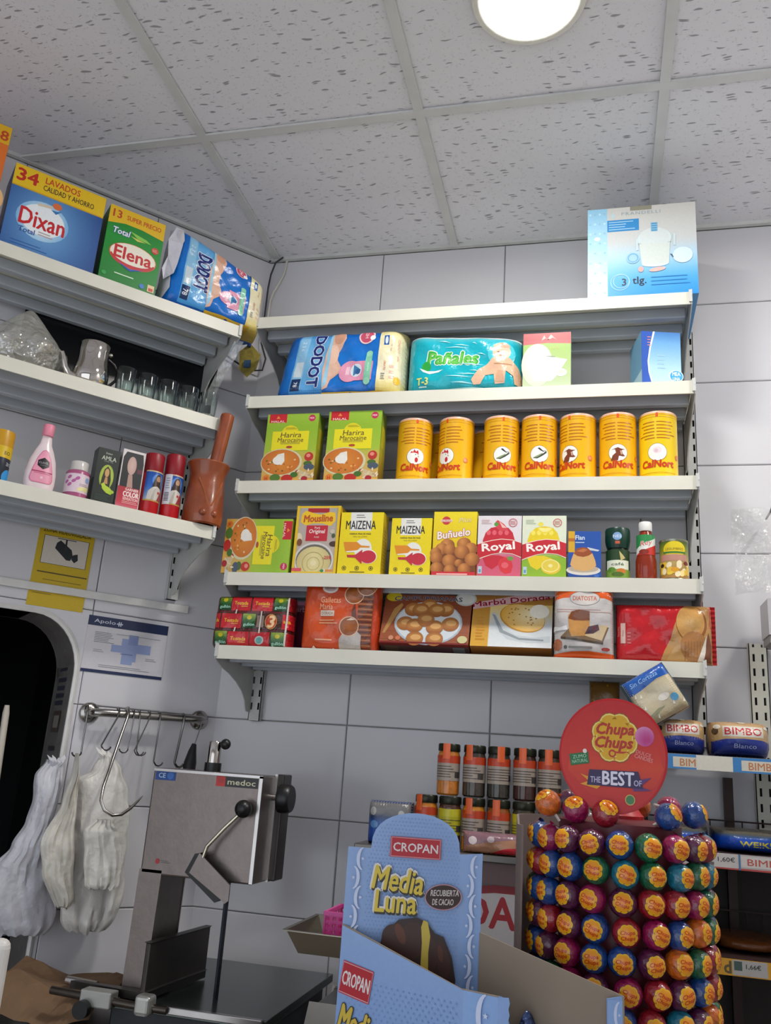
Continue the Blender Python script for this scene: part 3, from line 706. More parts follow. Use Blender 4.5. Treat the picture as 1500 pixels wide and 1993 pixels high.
def can_art(kind):
    a = Art(2*math.pi*RC*0.80, HC)
    a.R(0, .0, 1, .022, '#f1c85c'); a.R(0, .955, 1, .966, '#d08a14'); a.R(0, .92, 1, .926, '#c9860f')
    for i, (y, w) in enumerate(((.845, .16), (.795, .18), (.745, .15), (.695, .16), (.645, .20), (.60, .14))):
        a.R(.5-w, y-.007, .5-w*.15, y+.007, '#b4660c', 0); a.R(.5-w*.02, y-.007, .5+w, y+.007, '#b4660c', 0)
    a.k += 1
    a.R(.49, .92, .515, .985, '#d8501c'); a.E(.5, .385, .100, .100, '#7a5a1c'); a.E(.5, .385, .096, .096, '#efeee6')
    u, v = .5, .385
    if kind == 'hen':
        a.P([(u-.06, v+.05), (u-.045, v+.085), (u-.03, v+.065), (u-.015, v+.115), (u+.005, v+.075), (u+.025, v+.105), (u+.035, v+.06), (u+.03, v+.02), (u+.02, v+.05), (u-.02, v+.06)], '#c8282c'); a.E(u+.002, v+.03, .006, .006, '#2c3a1c'); a.P([(u+.03, v+.02), (u+.045, v-.01), (u+.025, v-.005)], '#b88a2c'); a.E(u+.012, v-.055, .018, .03, '#c8282c')
    elif kind == 'fish':
        a.P([(u-.07, v-.06), (u-.02, v-.035), (u+.04, v+.01), (u+.075, v+.06), (u+.08, v+.025), (u+.03, v-.03), (u-.02, v-.07)], '#3a4438'); a.P([(u-.07, v-.055), (u-.02, v-.02), (u+.035, v+.02), (u+.03, v+.0), (u-.02, v-.05)], '#8a9a6a'); a.P([(u-.02, v+.09), (u+.0, v+.1), (u+.04, v+.05), (u+.075, v+.065), (u+.04, v+.035), (u+.005, v+.06)], '#2a3028')
    elif kind == 'cow':
        a.P([(u-.075, v-.12), (u-.055, v-.04), (u-.02, v+.0), (u-.03, v+.05), (u-.07, v+.045), (u-.03, v+.065), (u+.0, v+.08), (u+.03, v+.06), (u+.075, v+.05), (u+.04, v+.035), (u+.05, v-.02), (u+.075, v-.05), (u+.05, v-.06), (u+.01, v-.05), (u+.0, v-.12)], '#7a3a20'); a.P([(u+.02, v+.03), (u+.04, v+.03), (u+.045, v-.03), (u+.03, v-.03)], '#c8a08c')
    else:
        a.E(u, v+.03, .045, .04, '#e6d6d8'); a.E(u-.01, v+.02, .02, .02, '#d8b8c4')
    a.T('CaldNort' if False else 'CalNort', .5, .215, .105, '#c83c14', w=.34, bold=.05, shear=.08, k=2)
    a.E(.735, .33, .028, .028, '#e0703c'); a.lines(.72, .31, .755, .35, 3, '#f3d0a0', .3, .2)
    a.lines(.86, .10, .99, .90, 22, '#cf8a18', .35, .3); a.lines(.02, .10, .14, .9, 22, '#cf8a18', .35, .3); a.R(.3, .075, .7, .082, '#b87a14')
    return a
can_proto = can_body()
LIDM = mat('#d9aea0', 0.35)
def make_can(x, y, kind, ang, label, body='#f0b416', back=False):
    o = can_proto.copy(); COL.objects.link(o); put(o, 'B', x, y, SR[2]+0.0005)
    if body != '#f0b416': o.data = o.data.copy(); o.data.materials[0] = mat(body, 0.28, var=0.02)
    can_art(kind).obj('label_print', o, lambda u, v, e, A=ang: on_cyl(RC, A)(u-2*math.pi*RC*0.40, v, e), maxlen=.0035, rough=0.28)
    MB().lathe([(RC*1.012, HC-0.004), (RC*1.015, HC-0.001), (RC*.99, HC+0.002), (0.0, HC+0.002)], 40, cap=False).obj('lid', LIDM, o, True)
    tag(o, label, 'can', 'yellow stock cans'); return o
CX = [0.5905, 0.7035, 0.824, 0.9225, 1.021, 1.1205, 1.219]
CK = [('hen', 0.40, 'yellow stock can with a red hen, farthest left of the cans'), ('hen', -0.32, 'yellow stock can with a red hen turned to the left'),
      ('fish', 0.30, 'left one of two yellow stock cans with a fish'), ('fish', 0.20, 'right one of two yellow stock cans with a fish'),
      ('cow', -0.35, 'yellow stock can with a cow head turned to the left'), ('cow', 0.10, 'yellow stock can with a brown cow head facing front'),
      ('egg', 0.0, 'paler yellow stock can with a blank white circle, farthest right')]
for i, (x, (kd, an, lb)) in enumerate(zip(CX, CK)): make_can(x, YF+RC, kd, an-0.12, lb, '#f2cc18' if i == 6 else '#f0b416')
for x, lb in ((0.648, 'first and second'), (0.772, 'second and third'), (0.868, 'third and fourth')):
    make_can(x+0.006, YF+RC*3+0.004, 'hen', 0.6, 'yellow stock can in the back row between the %s front cans' % lb)
bpy.data.objects.remove(can_proto)
# ---------------------------------------------------------------- fourth shelf
def harira_lying(a):
    b = Art(0.150, 0.189); harira_art(b)           # the same print, turned a quarter clockwise... laid on its side
    for vs, ts, col, k in b.sh:
        nv = [(y, x) for x, y in vs]
        nv = [(x, 0.150-y) for x, y in nv]
        cf = col
        if callable(col): cf = (lambda f: (lambda x, y: f(1-y, x)))(col)
        a._put(nv, ts, cf, 0); a.k = k+1
carton('soup_carton', 'soup carton lying on its side at the left end of the fourth shelf', 'carton', 'B', 0.092, 0.281, YF, SR[3], 0.150, 0.055, '#8fae2e', harira_lying, group='soup cartons')
def mash_art(a):
    a.R(0, 0, 1, 1, '#e3bd1e'); a.R(.06, .03, .94, .97, grad([(0, '#cdb8a0'), (.5, '#b9aaa0'), (1, '#aaa39c')]))
    a.R(.25, .90, .74, .965, '#a8202a'); a.P([(.10, .76), (.12, .88), (.2, .93), (.35, .90), (.55, .87), (.75, .91), (.88, .9), (.9, .78), (.8, .70), (.6, .74), (.4, .74), (.22, .71)], '#ecc022')
    a.T('Mousline', .5, .815, .10, '#c8501c', w=.66, bold=.02, shear=.12, out=('#7a1c14', .04), rot=2)
    a.R(.25, .48, .74, .71, '#c02434'); a.T('Puré', .5, .675, .03, '#f2dcd4', bold=.02).T('Original', .5, .615, .075, '#f4e6e0', w=.36, bold=.02, shear=.1).T('PURÉ', .5, .54, .028, '#e8c4bc', bold=.02)
    a.E(.09, .52, .08, .12, '#e0cfae'); a.E(.12, .46, .06, .08, '#7a4a2c'); a.E(.90, .44, .10, .06, '#4a3028'); a.E(.88, .56, .04, .05, '#4c5a3a'); a.E(.85, .62, .05, .05, '#c9bda8')
    a.E(.48, .20, .45, .40, '#d4cfcc'); a.E(.48, .20, .405, .355, '#6f6a60'); a.E(.48, .18, .385, .335, radial(.48, .2, .42, '#e6d89c', '#c8b678', .9)); a.ring(.47, .16, .25, .02, '#b5a466'); a.ring(.48, .15, .15, .016, '#bcab6c'); a.E(.48, .16, .07, .06, '#eadfae')
    a.R(0, 0, 1, .035, '#e3bd1e'); a.R(0, 0, .06, 1, '#e3bd1e'); a.R(.94, 0, 1, 1, '#e3bd1e'); a.R(0, .04, .22, .085, '#d8505c'); a.R(.66, .03, .92, .075, '#d9d4c4'); a.E(.69, .05, .04, .035, '#3a8a4a'); a.R(.76, .035, .92, .07, '#d88a3c'); a.T('-25%', .78, .24, .045, '#c83a44', bold=.03)
carton('mash_box', 'yellow-edged instant mash box showing a bowl of puree', 'box', 'B', 0.291, 0.412, YF, SR[3], 0.186, 0.05, '#dcb622', mash_art, side=lambda a: a.R(0, 0, 1, 1, '#d9b41e').R(0, .55, 1, .9, '#a8202a'))
def starch_art(a):
    a.R(0, 0, 1, 1, '#ecd40e'); a.R(.23, .70, .73, 1.0, '#e6e4dc'); a.lines(.36, .90, .58, .97, 2, '#6a6a64', .35, .2)
    a.T('MAIZENA', .48, .795, .135, '#17171a', w=.70, bold=.012)
    a.T('HARINA FINA DE MAÍZ', .48, .655, .035, '#4c441c', w=.50, bold=.02).T('SIN GLUTEN', .48, .605, .02, '#6a5c1c', w=.32)
    a.E(.56, .42, .21, .22, '#e9e7df'); a.P([(.10, .52), (.42, .52), (.52, .465), (.72, .455), (.72, .43), (.5, .43), (.42, .37), (.16, .37)], '#e08c1e')
    a.P([(.20, .355), (.45, .36), (.62, .415), (.62, .43), (.42, .385), (.17, .37)], '#f2efe6', 1); a.E(.70, .29, .20, .165, '#f2efe6'); a.E(.70, .285, .185, .15, '#c42a3c'); a.P([(.20, .315), (.40, .315), (.56, .40), (.56, .17), (.40, .27), (.22, .275)], '#c42a3c')
    for x in (.16, .46, .78): a.ring(x, .105, .05, .012, '#4a431c', 0); a.E(x, .105, .02, .02, '#4a431c', 0)
    a.k += 1; a.lines(.3, .03, .64, .06, 1, '#6a5e1c', .4, 0)
def starch_side(a): a.R(0, 0, 1, 1, '#d8bc10').lines(.2, .1, .8, .75, 12, '#a8901c', .3)
carton('starch_box', 'taller yellow cornflour box with a red spoon, beside the mash box', 'box', 'B', 0.415, 0.530, YF, SR[3], 0.168, 0.055, '#e0c80e', starch_art, starch_side, group='cornflour boxes')
carton('starch_box', 'shorter yellow cornflour box with a red spoon, beside the fritter box', 'box', 'B', 0.553, 0.659, YF, SR[3], 0.152, 0.05, '#e0c80e', starch_art, starch_side, group='cornflour boxes')
def fritter_art(a):
    a.R(0, 0, 1, 1, grad([(0, '#d8a81c'), (.5, '#e8c814'), (1, '#ecd61c')]))
    a.E(.29, .86, .10, .10, '#c8383c'); a.R(.16, .84, .43, .875, '#eac8bc'); a.T('La Reina', .295, .857, .025, '#b02a30', w=.22); a.T('Plus', .72, .87, .07, '#ead98c', w=.30, bold=.02, shear=.3, rot=6, out=('#c8a058', .05))
    a.T('Buñuelo', .47, .655, .115, '#f2ece0', w=.76, bold=.03, shear=.12, rot=8, out=('#c0506c', .075))
    a.R(0, .06, 1, .35, '#5a2e1c'); a.R(0, .08, 1, .42, '#7a4420', 1)
    for x, y, r in ((.34, .47, .17), (.22, .42, .15), (.08, .36, .13), (.72, .50, .16), (.88, .42, .16), (.40, .41, .14), (.68, .375, .175), (.10, .28, .15), (.92, .26, .17), (.40, .235, .165), (.62, .20, .10), (.12, .12, .15), (.42, .09, .14), (.75, .11, .15)):
        a.E(x, y, r, r*.92, radial(x-.04, y+.035, r*1.2, '#d9924c', '#8a4a1e'), 1, n=18)
    a.R(0, 0, 1, .07, '#c82a34'); a.lines(.12, .015, .82, .05, 1, '#f0c0b8', .5, 0)
carton('fritter_mix_box', 'yellow fritter mix box with a heap of brown fritters', 'box', 'B', 0.663, 0.774, YF, SR[3], 0.169, 0.05, '#dcc414', fritter_art, side=lambda a: a.R(0, 0, 1, 1, '#d8c018'))
def jelly_art(bgc, fruit, fr2, base, dark):
    def fn(a):
        a.R(0, 0, 1, 1, grad([(0, base), (.33, base), (.45, bgc), (1, bgc)]))
        a.P([(.12, .60), (.18, .72), (.30, .80), (.5, .83), (.70, .80), (.80, .72), (.85, .60), (.85, .45), (.12, .45)], fruit)
        for x in (.25, .38, .52, .66): a.E(x, .72, .05, .06, fr2, 0, n=14)
        a.k += 1
        if dark:
            a.P([(.40, .90), (.45, .93), (.60, .86), (.70, .77), (.55, .74), (.42, .80)], '#d8444c'); a.P([(.48, .91), (.66, .80), (.56, .80)], '#f0c0b4'); a.E(.42, .86, .05, .05, '#5a9a3c')
        else:
            a.E(.52, .80, .17, .13, '#f0d83c', a0=180, a1=360); a.E(.52, .80, .14, .10, '#f6e88c', a0=180, a1=360); a.E(.42, .86, .06, .05, '#eedc50')
        a.P([(0, .0), (1, 0), (1, .30), (0, .26)], base); a.P([(.10, .35), (.20, .18), (.35, .12), (.5, .2), (.7, .3), (.5, .35)], fruit)
        if dark:
            a.P([(.48, .22), (.54, .10), (.64, .05), (.78, .07), (.82, .18), (.78, .28), (.64, .32), (.53, .29)], '#d8343c'); a.E(.76, .30, .07, .05, '#6a9a44'); a.E(.64, .19, .08, .07, '#e4606a')
        else:
            a.E(.66, .17, .225, .17, '#e0c02c'); a.E(.65, .19, .205, .155, '#f2e28c'); a.E(.65, .19, .18, .13, '#e6cc4c'); a.E(.65, .19, .05, .04, '#f4ea9c')
        a.P([(0, .27), (.14, .31), (.34, .36), (.55, .385), (.80, .37), (1, .31), (1, .56), (.8, .605), (.55, .62), (.34, .60), (.14, .565), (0, .54)], '#f2d9c8'); a.P([(0, .285), (.14, .325), (.34, .37), (.55, .395), (.80, .38), (1, .325), (1, .55), (.8, .595), (.55, .608), (.34, .588), (.14, .552), (0, .525)], '#c8202e')
        a.T('Royal', .48, .475, .16, '#f6f2ea', w=.74, bold=.045, rot=5)
        a.ring(.80, .885, .10, .014, '#cc4a50'); a.lines(.73, .85, .87, .92, 3, '#cc5a5c', .35, .1); a.lines(.08, .86, .32, .94, 3, '#c89a98' if dark else '#a8b894', .3, .3); a.R(.03, .05, .12, .17, '#b9cdd4'); a.R(.05, .07, .10, .12, '#5a9ab8')
    return fn
carton('jelly_box', 'white and red jelly dessert box with a strawberry', 'box', 'B', 0.777, 0.886, YF, SR[3], 0.158, 0.04, '#dcd4d4', jelly_art('#e2dadc', '#c82436', '#e2606c', '#d05a74', True))
carton('jelly_box', 'white and yellow jelly dessert box with a lemon', 'box', 'B', 0.888, 0.995, YF, SR[3], 0.158, 0.04, '#d8dcc8', jelly_art('#dfe4cc', '#e8cc1e', '#f2e060', '#8cb42c', False))
def flan_art(a):
    a.R(0, 0, 1, 1, '#1d4fa4'); a.R(0, .55, .20, 1, '#d8a624'); a.R(0, .78, .2, .85, '#b86a1c'); a.T('Flan', .36, .865, .095, '#d3e0ee', w=.28, bold=.02).lines(.22, .74, .5, .78, 1, '#b8cce0', .5)
    a.P([(.58, .66), (.95, .60), (.9, .57), (.62, .60)], '#c8cfd4'); a.E(.46, .17, .52, .16, '#d8d2ca'); a.E(.46, .20, .46, .12, '#b8a894')
    a.P([(.06, .28), (.10, .40), (.18, .55), (.28, .63), (.46, .655), (.62, .62), (.74, .52), (.82, .38), (.85, .27), (.7, .18), (.46, .15), (.2, .19)], '#d8a868'); a.P([(.17, .52), (.26, .63), (.46, .66), (.62, .63), (.73, .53), (.62, .48), (.46, .45), (.28, .47)], '#9a4a1e'); a.P([(.24, .57), (.46, .63), (.60, .6), (.45, .55)], '#c0703c'); a.R(0, 0, 1, .05, '#173c84'); a.E(.86, .06, .08, .05, '#3a6ab8')
carton('flan_box', 'small dark-blue flan dessert box with a caramel flan', 'box', 'B', 1.000, 1.078, YF, SR[3], 0.118, 0.04, '#1c4894', flan_art, rz=0.0)
# coffee jar
def jar_thing():
    t = put(empty('instant_coffee_jar'), 'B', 1.1175, YF+0.031, SR[3]+0.0005); tag(t, 'dark-green instant coffee jar with a waisted glass body', 'jar')
    MB().lathe([(.024, 0), (.0275, .003), (.0285, .03), (.0285, .05), (.026, .068), (.0235, .078), (.0235, .082)], 28).obj('glass_body', mat('#1d2a1c', 0.12, var=0.1), t, True)
    MB().lathe([(.0255, .080), (.0285, .090), (.0300, .100), (.0300, .126), (.0285, .130), (0.002, .131)], 28).obj('lid', mat('#12382c', 0.3), t, True)
    a = Art(.075, .07); a.R(0, 0, 1, 1, '#24411f'); a.R(.1, .0, .9, .62, '#dfe2cc'); a.R(0, 0, 1, .30, '#7a9a3c'); a.E(.3, .28, .14, .09, '#5c8a2c'); a.E(.62, .24, .16, .08, '#c8762c'); a.E(.5, .12, .2, .08, '#4c6a22'); a.T('café', .5, .48, .10, '#3a4a2a', w=.4); a.P([(.55, .95), (.75, .7), (.6, .6)], '#c8b878')
    a.obj('label', t, lambda x, y, e: on_cyl(.0290, -.05)(x-.0375, y+.004, e), maxlen=.0035, rough=.3)
    a = Art(.05, .035); a.E(.5, .6, .22, .2, '#7fa4cc'); a.T('NES', .5, .6, .2, '#dfeaf4', w=.4); a.R(.4, .05, .62, .25, '#c05a3c')
    a.obj('lid_print', t, lambda x, y, e: on_cyl(.0300, -.05)(x-.025, y+.086, e), maxlen=.0035)
jar_thing()
t = put(empty('hot_sauce_bottle'), 'B', 1.183, YF+0.026, SR[3]+0.0005); tag(t, 'red hot sauce bottle with a white cap', 'bottle')
MB().lathe([(.022, 0), (.0245, .003), (.0245, .050), (.0215, .062), (.0205, .075), (.0215, .088), (.020, .104), (.0135, .120), (.0125, .126)], 24).obj('bottle_body', mat('#8a2a14', 0.15, var=0.1, coat=0.3), t, True)
MB().lathe([(.0150, .124), (.0158, .126), (.0158, .144), (.0145, .147), (.001, .147)], 24).obj('cap', mat('#e9e7e2', 0.35), t, True)
a = Art(.06, .05); a.R(0, 0, 1, 1, '#e4e6de'); a.P([(0, .0), (1, .55), (1, 0)], '#c8342c'); a.P([(0, .3), (1, .9), (1, 1), (0, 1)], '#2f8a4c'); a.T('Rey', .5, .55, .3, '#d8342c', w=.5, shear=.3, rot=12, out=('#f2f2ea', .06)); a.E(.4, .15, .2, .1, '#8a2a1c')
a.obj('label', t, lambda x, y, e: on_cyl(.0222, 0)(x-.03, y+.062, e), maxlen=.0035)
t = put(empty('bean_tin'), 'B', 1.248, YF+0.034, SR[3]+0.0005); tag(t, 'short tin with a yellow and white label at the right end', 'tin')
MB().lathe([(.0325, 0), (.0335, .001), (.0335, .003), (.0325, .005), (.0325, .096), (.0338, .098), (.0338, .101), (.032, .101), (.031, .098), (.001, .098)], 32).obj('tin_body', mat('#9a9a8a', 0.3, 0.9), t, True)
a = Art(.16, .09); a.R(0, 0, 1, 1, grad([(0, '#a87a3c'), (.5, '#b8a060'), (.8, '#7a8a1c'), (1, '#4a5c14')])); a.E(.5, .78, .17, .12, '#e0c81c'); a.R(.33, .74, .67, .80, '#e0c81c'); a.T('LEGUMBRES', .5, .78, .06, '#8a6a1c', w=.26, bold=.02); a.R(.33, .66, .67, .71, '#3f7a34'); a.R(.27, .46, .7, .63, '#c08a78')
rnd = random.Random(5)
for i in range(20): a.E(.25+.5*rnd.random(), .10+.3*rnd.random(), .05, .04, rnd.choice(['#efe0b8', '#e6c43c', '#f0d890', '#e2b83a']), 0, n=10, rot=rnd.random()*90)
a.k += 1; a.E(.3, .34, .04, .03, '#3a2a1c'); a.E(.68, .4, .05, .03, '#7a2a1c'); a.E(.5, .22, .06, .035, '#dc9a1c')
a.obj('label', t, lambda x, y, e: on_cyl(.0327, -.03)(x-.08, y+.006, e), maxlen=.0035)

# ---------------------------------------------------------------- fifth shelf
def toast_art(a):
    a.R(0, 0, 1, 1, '#7a1018'); rnd = random.Random(2)
    for r, y in enumerate((.70, .36, .02)):
        a.R(0, y-.02, 1, y+.30, '#4a2418', 1)
        for q in range(7): a.R(0, y-.02+q*.046, 1, y-.008+q*.046, '#3a1a12', 0)
        a.k += 1
        cells = {0: [('g', .06, .22), ('t', .23, .48), ('t', .50, .76), ('g', .78, .94), ('r', .95, 1)], 1: [('h', 0, .10), ('t', .12, .38), ('g', .40, .56), ('3', .68, .84), ('h', .90, 1)], 2: [('g', .06, .22), ('t', .23, .50), ('s', .51, .76), ('g', .78, .94), ('r', .95, 1)]}[r]
        for c, x0, x1 in cells:
            if c == 'g':
                a.R(x0, y, x1, y+.27, grad([(y, '#123c1c'), (y+.12, '#1f5a24'), (y+.25, '#8aa02c')])); a.E((x0+x1)/2, y+.2, .03, .025, '#c8b81c'); a.T('gullón', (x0+x1)/2, y+.06, .07, '#a8dcc4', w=.14, bold=.03)
            elif c in 'th':
                a.R(x0, y-.01, x1, y+.27, '#c4202a'); a.T('Tostada' if c == 't' else 'ada', (x0+x1)/2, y+.14, .065, '#e8b42c', w=(x1-x0)*.7, bold=.03); a.R((x0+x1)/2, y+.07, x1-.04, y+.085, '#d8a02c')
            elif c == '3':
                a.E(.76, y+.13, .075, .09, '#e2b86c'); a.E(.76, y+.13, .07, .085, '#b83c1c'); a.T('3', .765, y+.13, .22, '#f2c89c', bold=.03, shear=.15, out=('#e0a02c', .06)); a.R(.58, y+.02, .67, y+.24, '#8a7468')
            elif c == 's':
                a.R(x0, y-.01, x1, y+.27, '#b81c26'); a.E((x0+x1)/2, y+.12, .055, .05, '#a8bcb8'); a.E((x0+x1)/2, y+.12, .04, .035, '#5c9a94')
            else: a.R(x0, y, x1, y+.27, '#9c1a22')
    for x0, y0, y1 in ((.30, .62, .70), (.30, .29, .37), (.615, .27, .68), (.935, .05, .95)):
        a.P([(x0, y0), (x0+.018, y0), (x0+.026, y1), (x0+.008, y1)], '#cfc8c0', 0)
    a.k += 1
pillow('biscuit_pack', 'red and green three-row biscuit pack at the left end of the bottom shelf', 'biscuit pack', 'B', 0.088, 0.300, YF, SR[4], 0.133, 0.075, '#8a141c', toast_art, p=14, q=2.0, wr=0.0008, seed=2.2, rough=0.18)
carton('biscuit_box', 'dark purple-red box standing behind the red and green biscuit pack', 'box', 'B', 0.235, 0.335, -0.170, SR[4], 0.142, 0.06, '#6a1a3a', lambda a: a.R(0, .93, 1, 1, '#a85a7c').T('Marbú', .5, .85, .1, '#d8a8b8'))
def maria_art(a):
    a.R(0, 0, 1, 1, grad([(0, '#c8481a'), (.5, '#d0501c'), (1, '#c04018')])); a.R(.93, 0, 1, 1, '#b83a18')
    a.R(.66, 0, .93, 1, '#7a3c20')
    for i in range(26): a.R(.70, .03+i*.037, .92, .045+i*.037, '#b07048' if i % 2 else '#4a2014', 0)
    a.k += 1; a.R(.62, 0, .74, 1, '#c4481a'); a.P([(.70, 0), (.76, 0), (.74, .4), (.72, .55), (.70, .7), (.66, .55)], '#6a3018')
    a.E(.36, .89, .10, .065, '#d8cfc6'); a.E(.36, .895, .08, .045, '#b8a09c'); a.T('CUETARA' if False else 'hacendo', .36, .89, .03, '#7a4440', w=.12)
    a.T('Galletas', .38, .715, .085, '#e8b48c', w=.26).T('María', .33, .615, .085, '#e8b48c', w=.17); a.R(.26, .48, .44, .56, '#d8c8b8'); a.T('DORADA', .35, .52, .04, '#8a3a1c', w=.15); a.lines(.25, .36, .5, .44, 2, '#e0a078', .4)
    for x, y, r in ((.68, .80, .125), (.83, .93, .13)): a.E(x, y, r, r, '#d8b090'); a.E(x, y, r-.012, r-.012, radial(x, y, r, '#a8602c', '#8a4a20'))
    a.P([(.52, .02), (.80, .02), (.80, .22), (.74, .28), (.58, .26), (.52, .16)], '#b9b0aa'); a.E(.64, .34, .125, .125, '#d8b090'); a.E(.64, .34, .112, .112, radial(.64, .34, .12, '#a8602c', '#8a4a20')); a.P([(.60, .43), (.66, .46), (.72, .44), (.66, .43)], '#e6d2c0')
    a.lines(.22, .12, .44, .17, 1, '#e0a078', .4); a.P([(.15, .0), (.2, .06), (.25, 0)], '#f0d8c8'); a.P([(.4, .0), (.45, .04), (.48, 0)], '#f0d8c8')
pillow('biscuit_pack', 'orange biscuit pack with round brown biscuits on the bottom shelf', 'biscuit pack', 'B', 0.330, 0.532, YF, SR[4], 0.176, 0.07, '#c4481a', maria_art, p=8, q=2.4, wr=0.002, seed=4.4, rough=0.2)
def campu_art(a):
    a.R(0, 0, 1, 1, grad([(0, '#9a5230'), (.6, '#8a4626'), (1, '#7a3a20')]))
    for i in range(6): a.R(0, .08+i*.16, 1, .086+i*.16, '#743a1c', 0)
    a.k += 1; a.P([(.02, .2), (.05, .2), (.22, .78), (.20, .82), (.12, .7)], '#b08448'); a.E(.10, .95, .09, .06, '#c8b41c'); a.E(.93, .93, .12, .09, '#b9bcb8'); a.E(.93, .93, .10, .07, '#cfd2cc')
    a.T('CAMPURRIANAS', .50, .91, .085, '#1f2a54', w=.78, bold=.02, out=('#cfc6bc', .05), arc=.02)
    a.E(.53, .42, .385, .275, '#a9b2bb'); a.E(.53, .43, .365, .26, '#cdd3d6')
    for x, y in ((.34, .71), (.52, .79), (.71, .71), (.43, .70), (.61, .70), (.27, .42), (.78, .42), (.38, .38), (.61, .35), (.40, .12), (.62, .12), (.5, .5)):
        a.E(x, y-.02, .098, .088, radial(x, y, .12, '#cf9654', '#9a5c28'), 1, n=22); a.E(x+.01, y+.005, .06, .035, '#d4a060', 1, n=12)
    a.E(.13, .10, .028, .028, '#c88a6c'); a.E(.21, .10, .028, .028, '#c8704c'); a.E(.93, .10, .055, .045, '#c9c08c'); a.R(0, 0, 1, .03, '#7a1418')
carton('biscuit_box', 'brown biscuit box with oat cookies on a white plate, leaning back', 'box', 'B', 0.537, 0.762, -0.276, SR[4], 0.140, 0.072, '#7a3c22', campu_art, tilt=0.33,
       bottom=lambda a: a.R(0, 0, 1, 1, '#4a3432').R(.05, .3, .2, .8, '#5c4a38').R(.25, .35, .8, .65, '#5a3440').R(0, .86, 1, 1, '#6a1418').R(.82, .2, .95, .8, '#6a6a70'))
def marbu_art(a):
    a.R(0, 0, 1, 1, grad([(0, '#d8a43c'), (.7, '#c08a38'), (1, '#8a5a2c')])); a.R(.22, 0, 1, .78, grad([(0, '#dfe2e2'), (.4, '#c8ccce'), (.78, '#e8c878')]))
    a.P([(0, .68), (1, .93), (1, 1), (.7, 1), (0, .80)], '#cfa8ac'); a.T('Marbú Dorada', .48, .86, .10, '#8c1430', w=.98, bold=.03, rot=8)
    a.P([(.24, .62), (.30, .60), (.36, .40), (.55, .22), (.8, .18), (.98, .22), (.98, .10), (.7, .08), (.45, .14), (.30, .34)], '#c3c9cc'); a.P([(.25, .60), (.29, .58), (.40, .30), (.6, .17), (.9, .15), (.9, .12), (.6, .13), (.36, .26)], '#8e979c')
    a.E(.63, .53, .29, .19, '#b8842c', rot=-18); a.E(.635, .54, .28, .18, radial(.75, .6, .4, '#f6ecc8', '#dca23c'), rot=-18)
    rnd = random.Random(8)
    for i in range(26):
        q = rnd.random()*6.28; r = math.sqrt(rnd.random())*.85; u, v = .26*r*math.cos(q), .16*r*math.sin(q); c, s_ = math.cos(-.31), math.sin(-.31)
        a.E(.635+u*c-v*s_, .54+(u*s_+v*c)*1.3, .012, .009, '#a8722c', 0, n=8)
    a.k += 1; a.E(.84, .66, .12, .10, '#fbf6e6'); a.lines(.06, .1, .18, .55, 8, '#c88a2c', .5, .4)
carton('biscuit_box', 'golden biscuit box with one large oval biscuit, leaning back', 'box', 'B', 0.766, 0.962, -0.276, SR[4], 0.150, 0.072, '#a8742c', marbu_art, tilt=0.33, rough=0.22,
       bottom=lambda a: a.R(0, 0, 1, 1, '#7a4c1e').R(0, .9, 1, 1, '#8a5c2a').R(.7, .2, .8, .4, '#5a5248'))
def toastbread_art(a):
    a.R(0, 0, 1, 1, grad([(0, '#c8c0bc'), (.5, '#bcb6b4'), (.75, '#cfc9c4'), (1, '#d0c6be')]))
    a.P([(0, .76), (.15, .80), (.5, .82), (.85, .80), (1, .76), (1, 1), (0, 1)], '#dc5a1c'); a.E(.52, .80, .255, .13, '#8a8480'); a.E(.52, .80, .245, .12, '#d2cac4'); a.T('DIATOSTA', .52, .80, .06, '#c86a48', w=.40, bold=.02); a.R(.42, .90, .54, .97, '#e09a70')
    a.lines(.05, .60, .98, .66, 2, '#b89088', .3); a.P([(.12, .28), (.30, .42), (.92, .42), (.82, .22)], '#7a6248'); a.P([(.12, .28), (.82, .22), (.82, .19), (.12, .25)], '#4a3c2c')
    a.P([(.26, .36), (.24, .56), (.30, .62), (.42, .64), (.60, .62), (.60, .40), (.56, .30), (.30, .28)], '#c08a4c'); a.P([(.24, .52), (.30, .62), (.42, .645), (.60, .625), (.60, .50), (.34, .50)], '#7a4426')
    a.P([(.52, .30), (.62, .44), (.90, .44), (.80, .24)], '#cdb48c'); a.P([(.52, .32), (.58, .42), (.74, .45), (.76, .38), (.66, .33)], '#4a2030'); a.E(.68, .40, .04, .03, '#6a1c2c'); a.E(.60, .36, .03, .025, '#38182a')
    a.E(.20, .145, .03, .03, '#4a4440'); a.R(.25, .13, .64, .16, '#7c7672'); a.E(.86, .13, .07, .03, '#a83c34'); a.P([(0, 0), (1, 0), (1, .07), (.6, .10), (.3, .09), (0, .05)], '#d8561c'); a.E(.07, .17, .08, .10, '#a8603c')
    a.P([(0, .42), (.10, .40), (.22, .43), (.24, .37), (.1, .36), (0, .35)], '#e2dedc')
pillow('toast_bag', 'white and orange bag of toasted bread on the bottom shelf', 'bag', 'B', 0.969, 1.105, -0.300, SR[4], 0.176, 0.06, '#c6c0bc', toastbread_art, p=7, q=2.2, wr=0.0022, seed=5.5, rough=0.2)
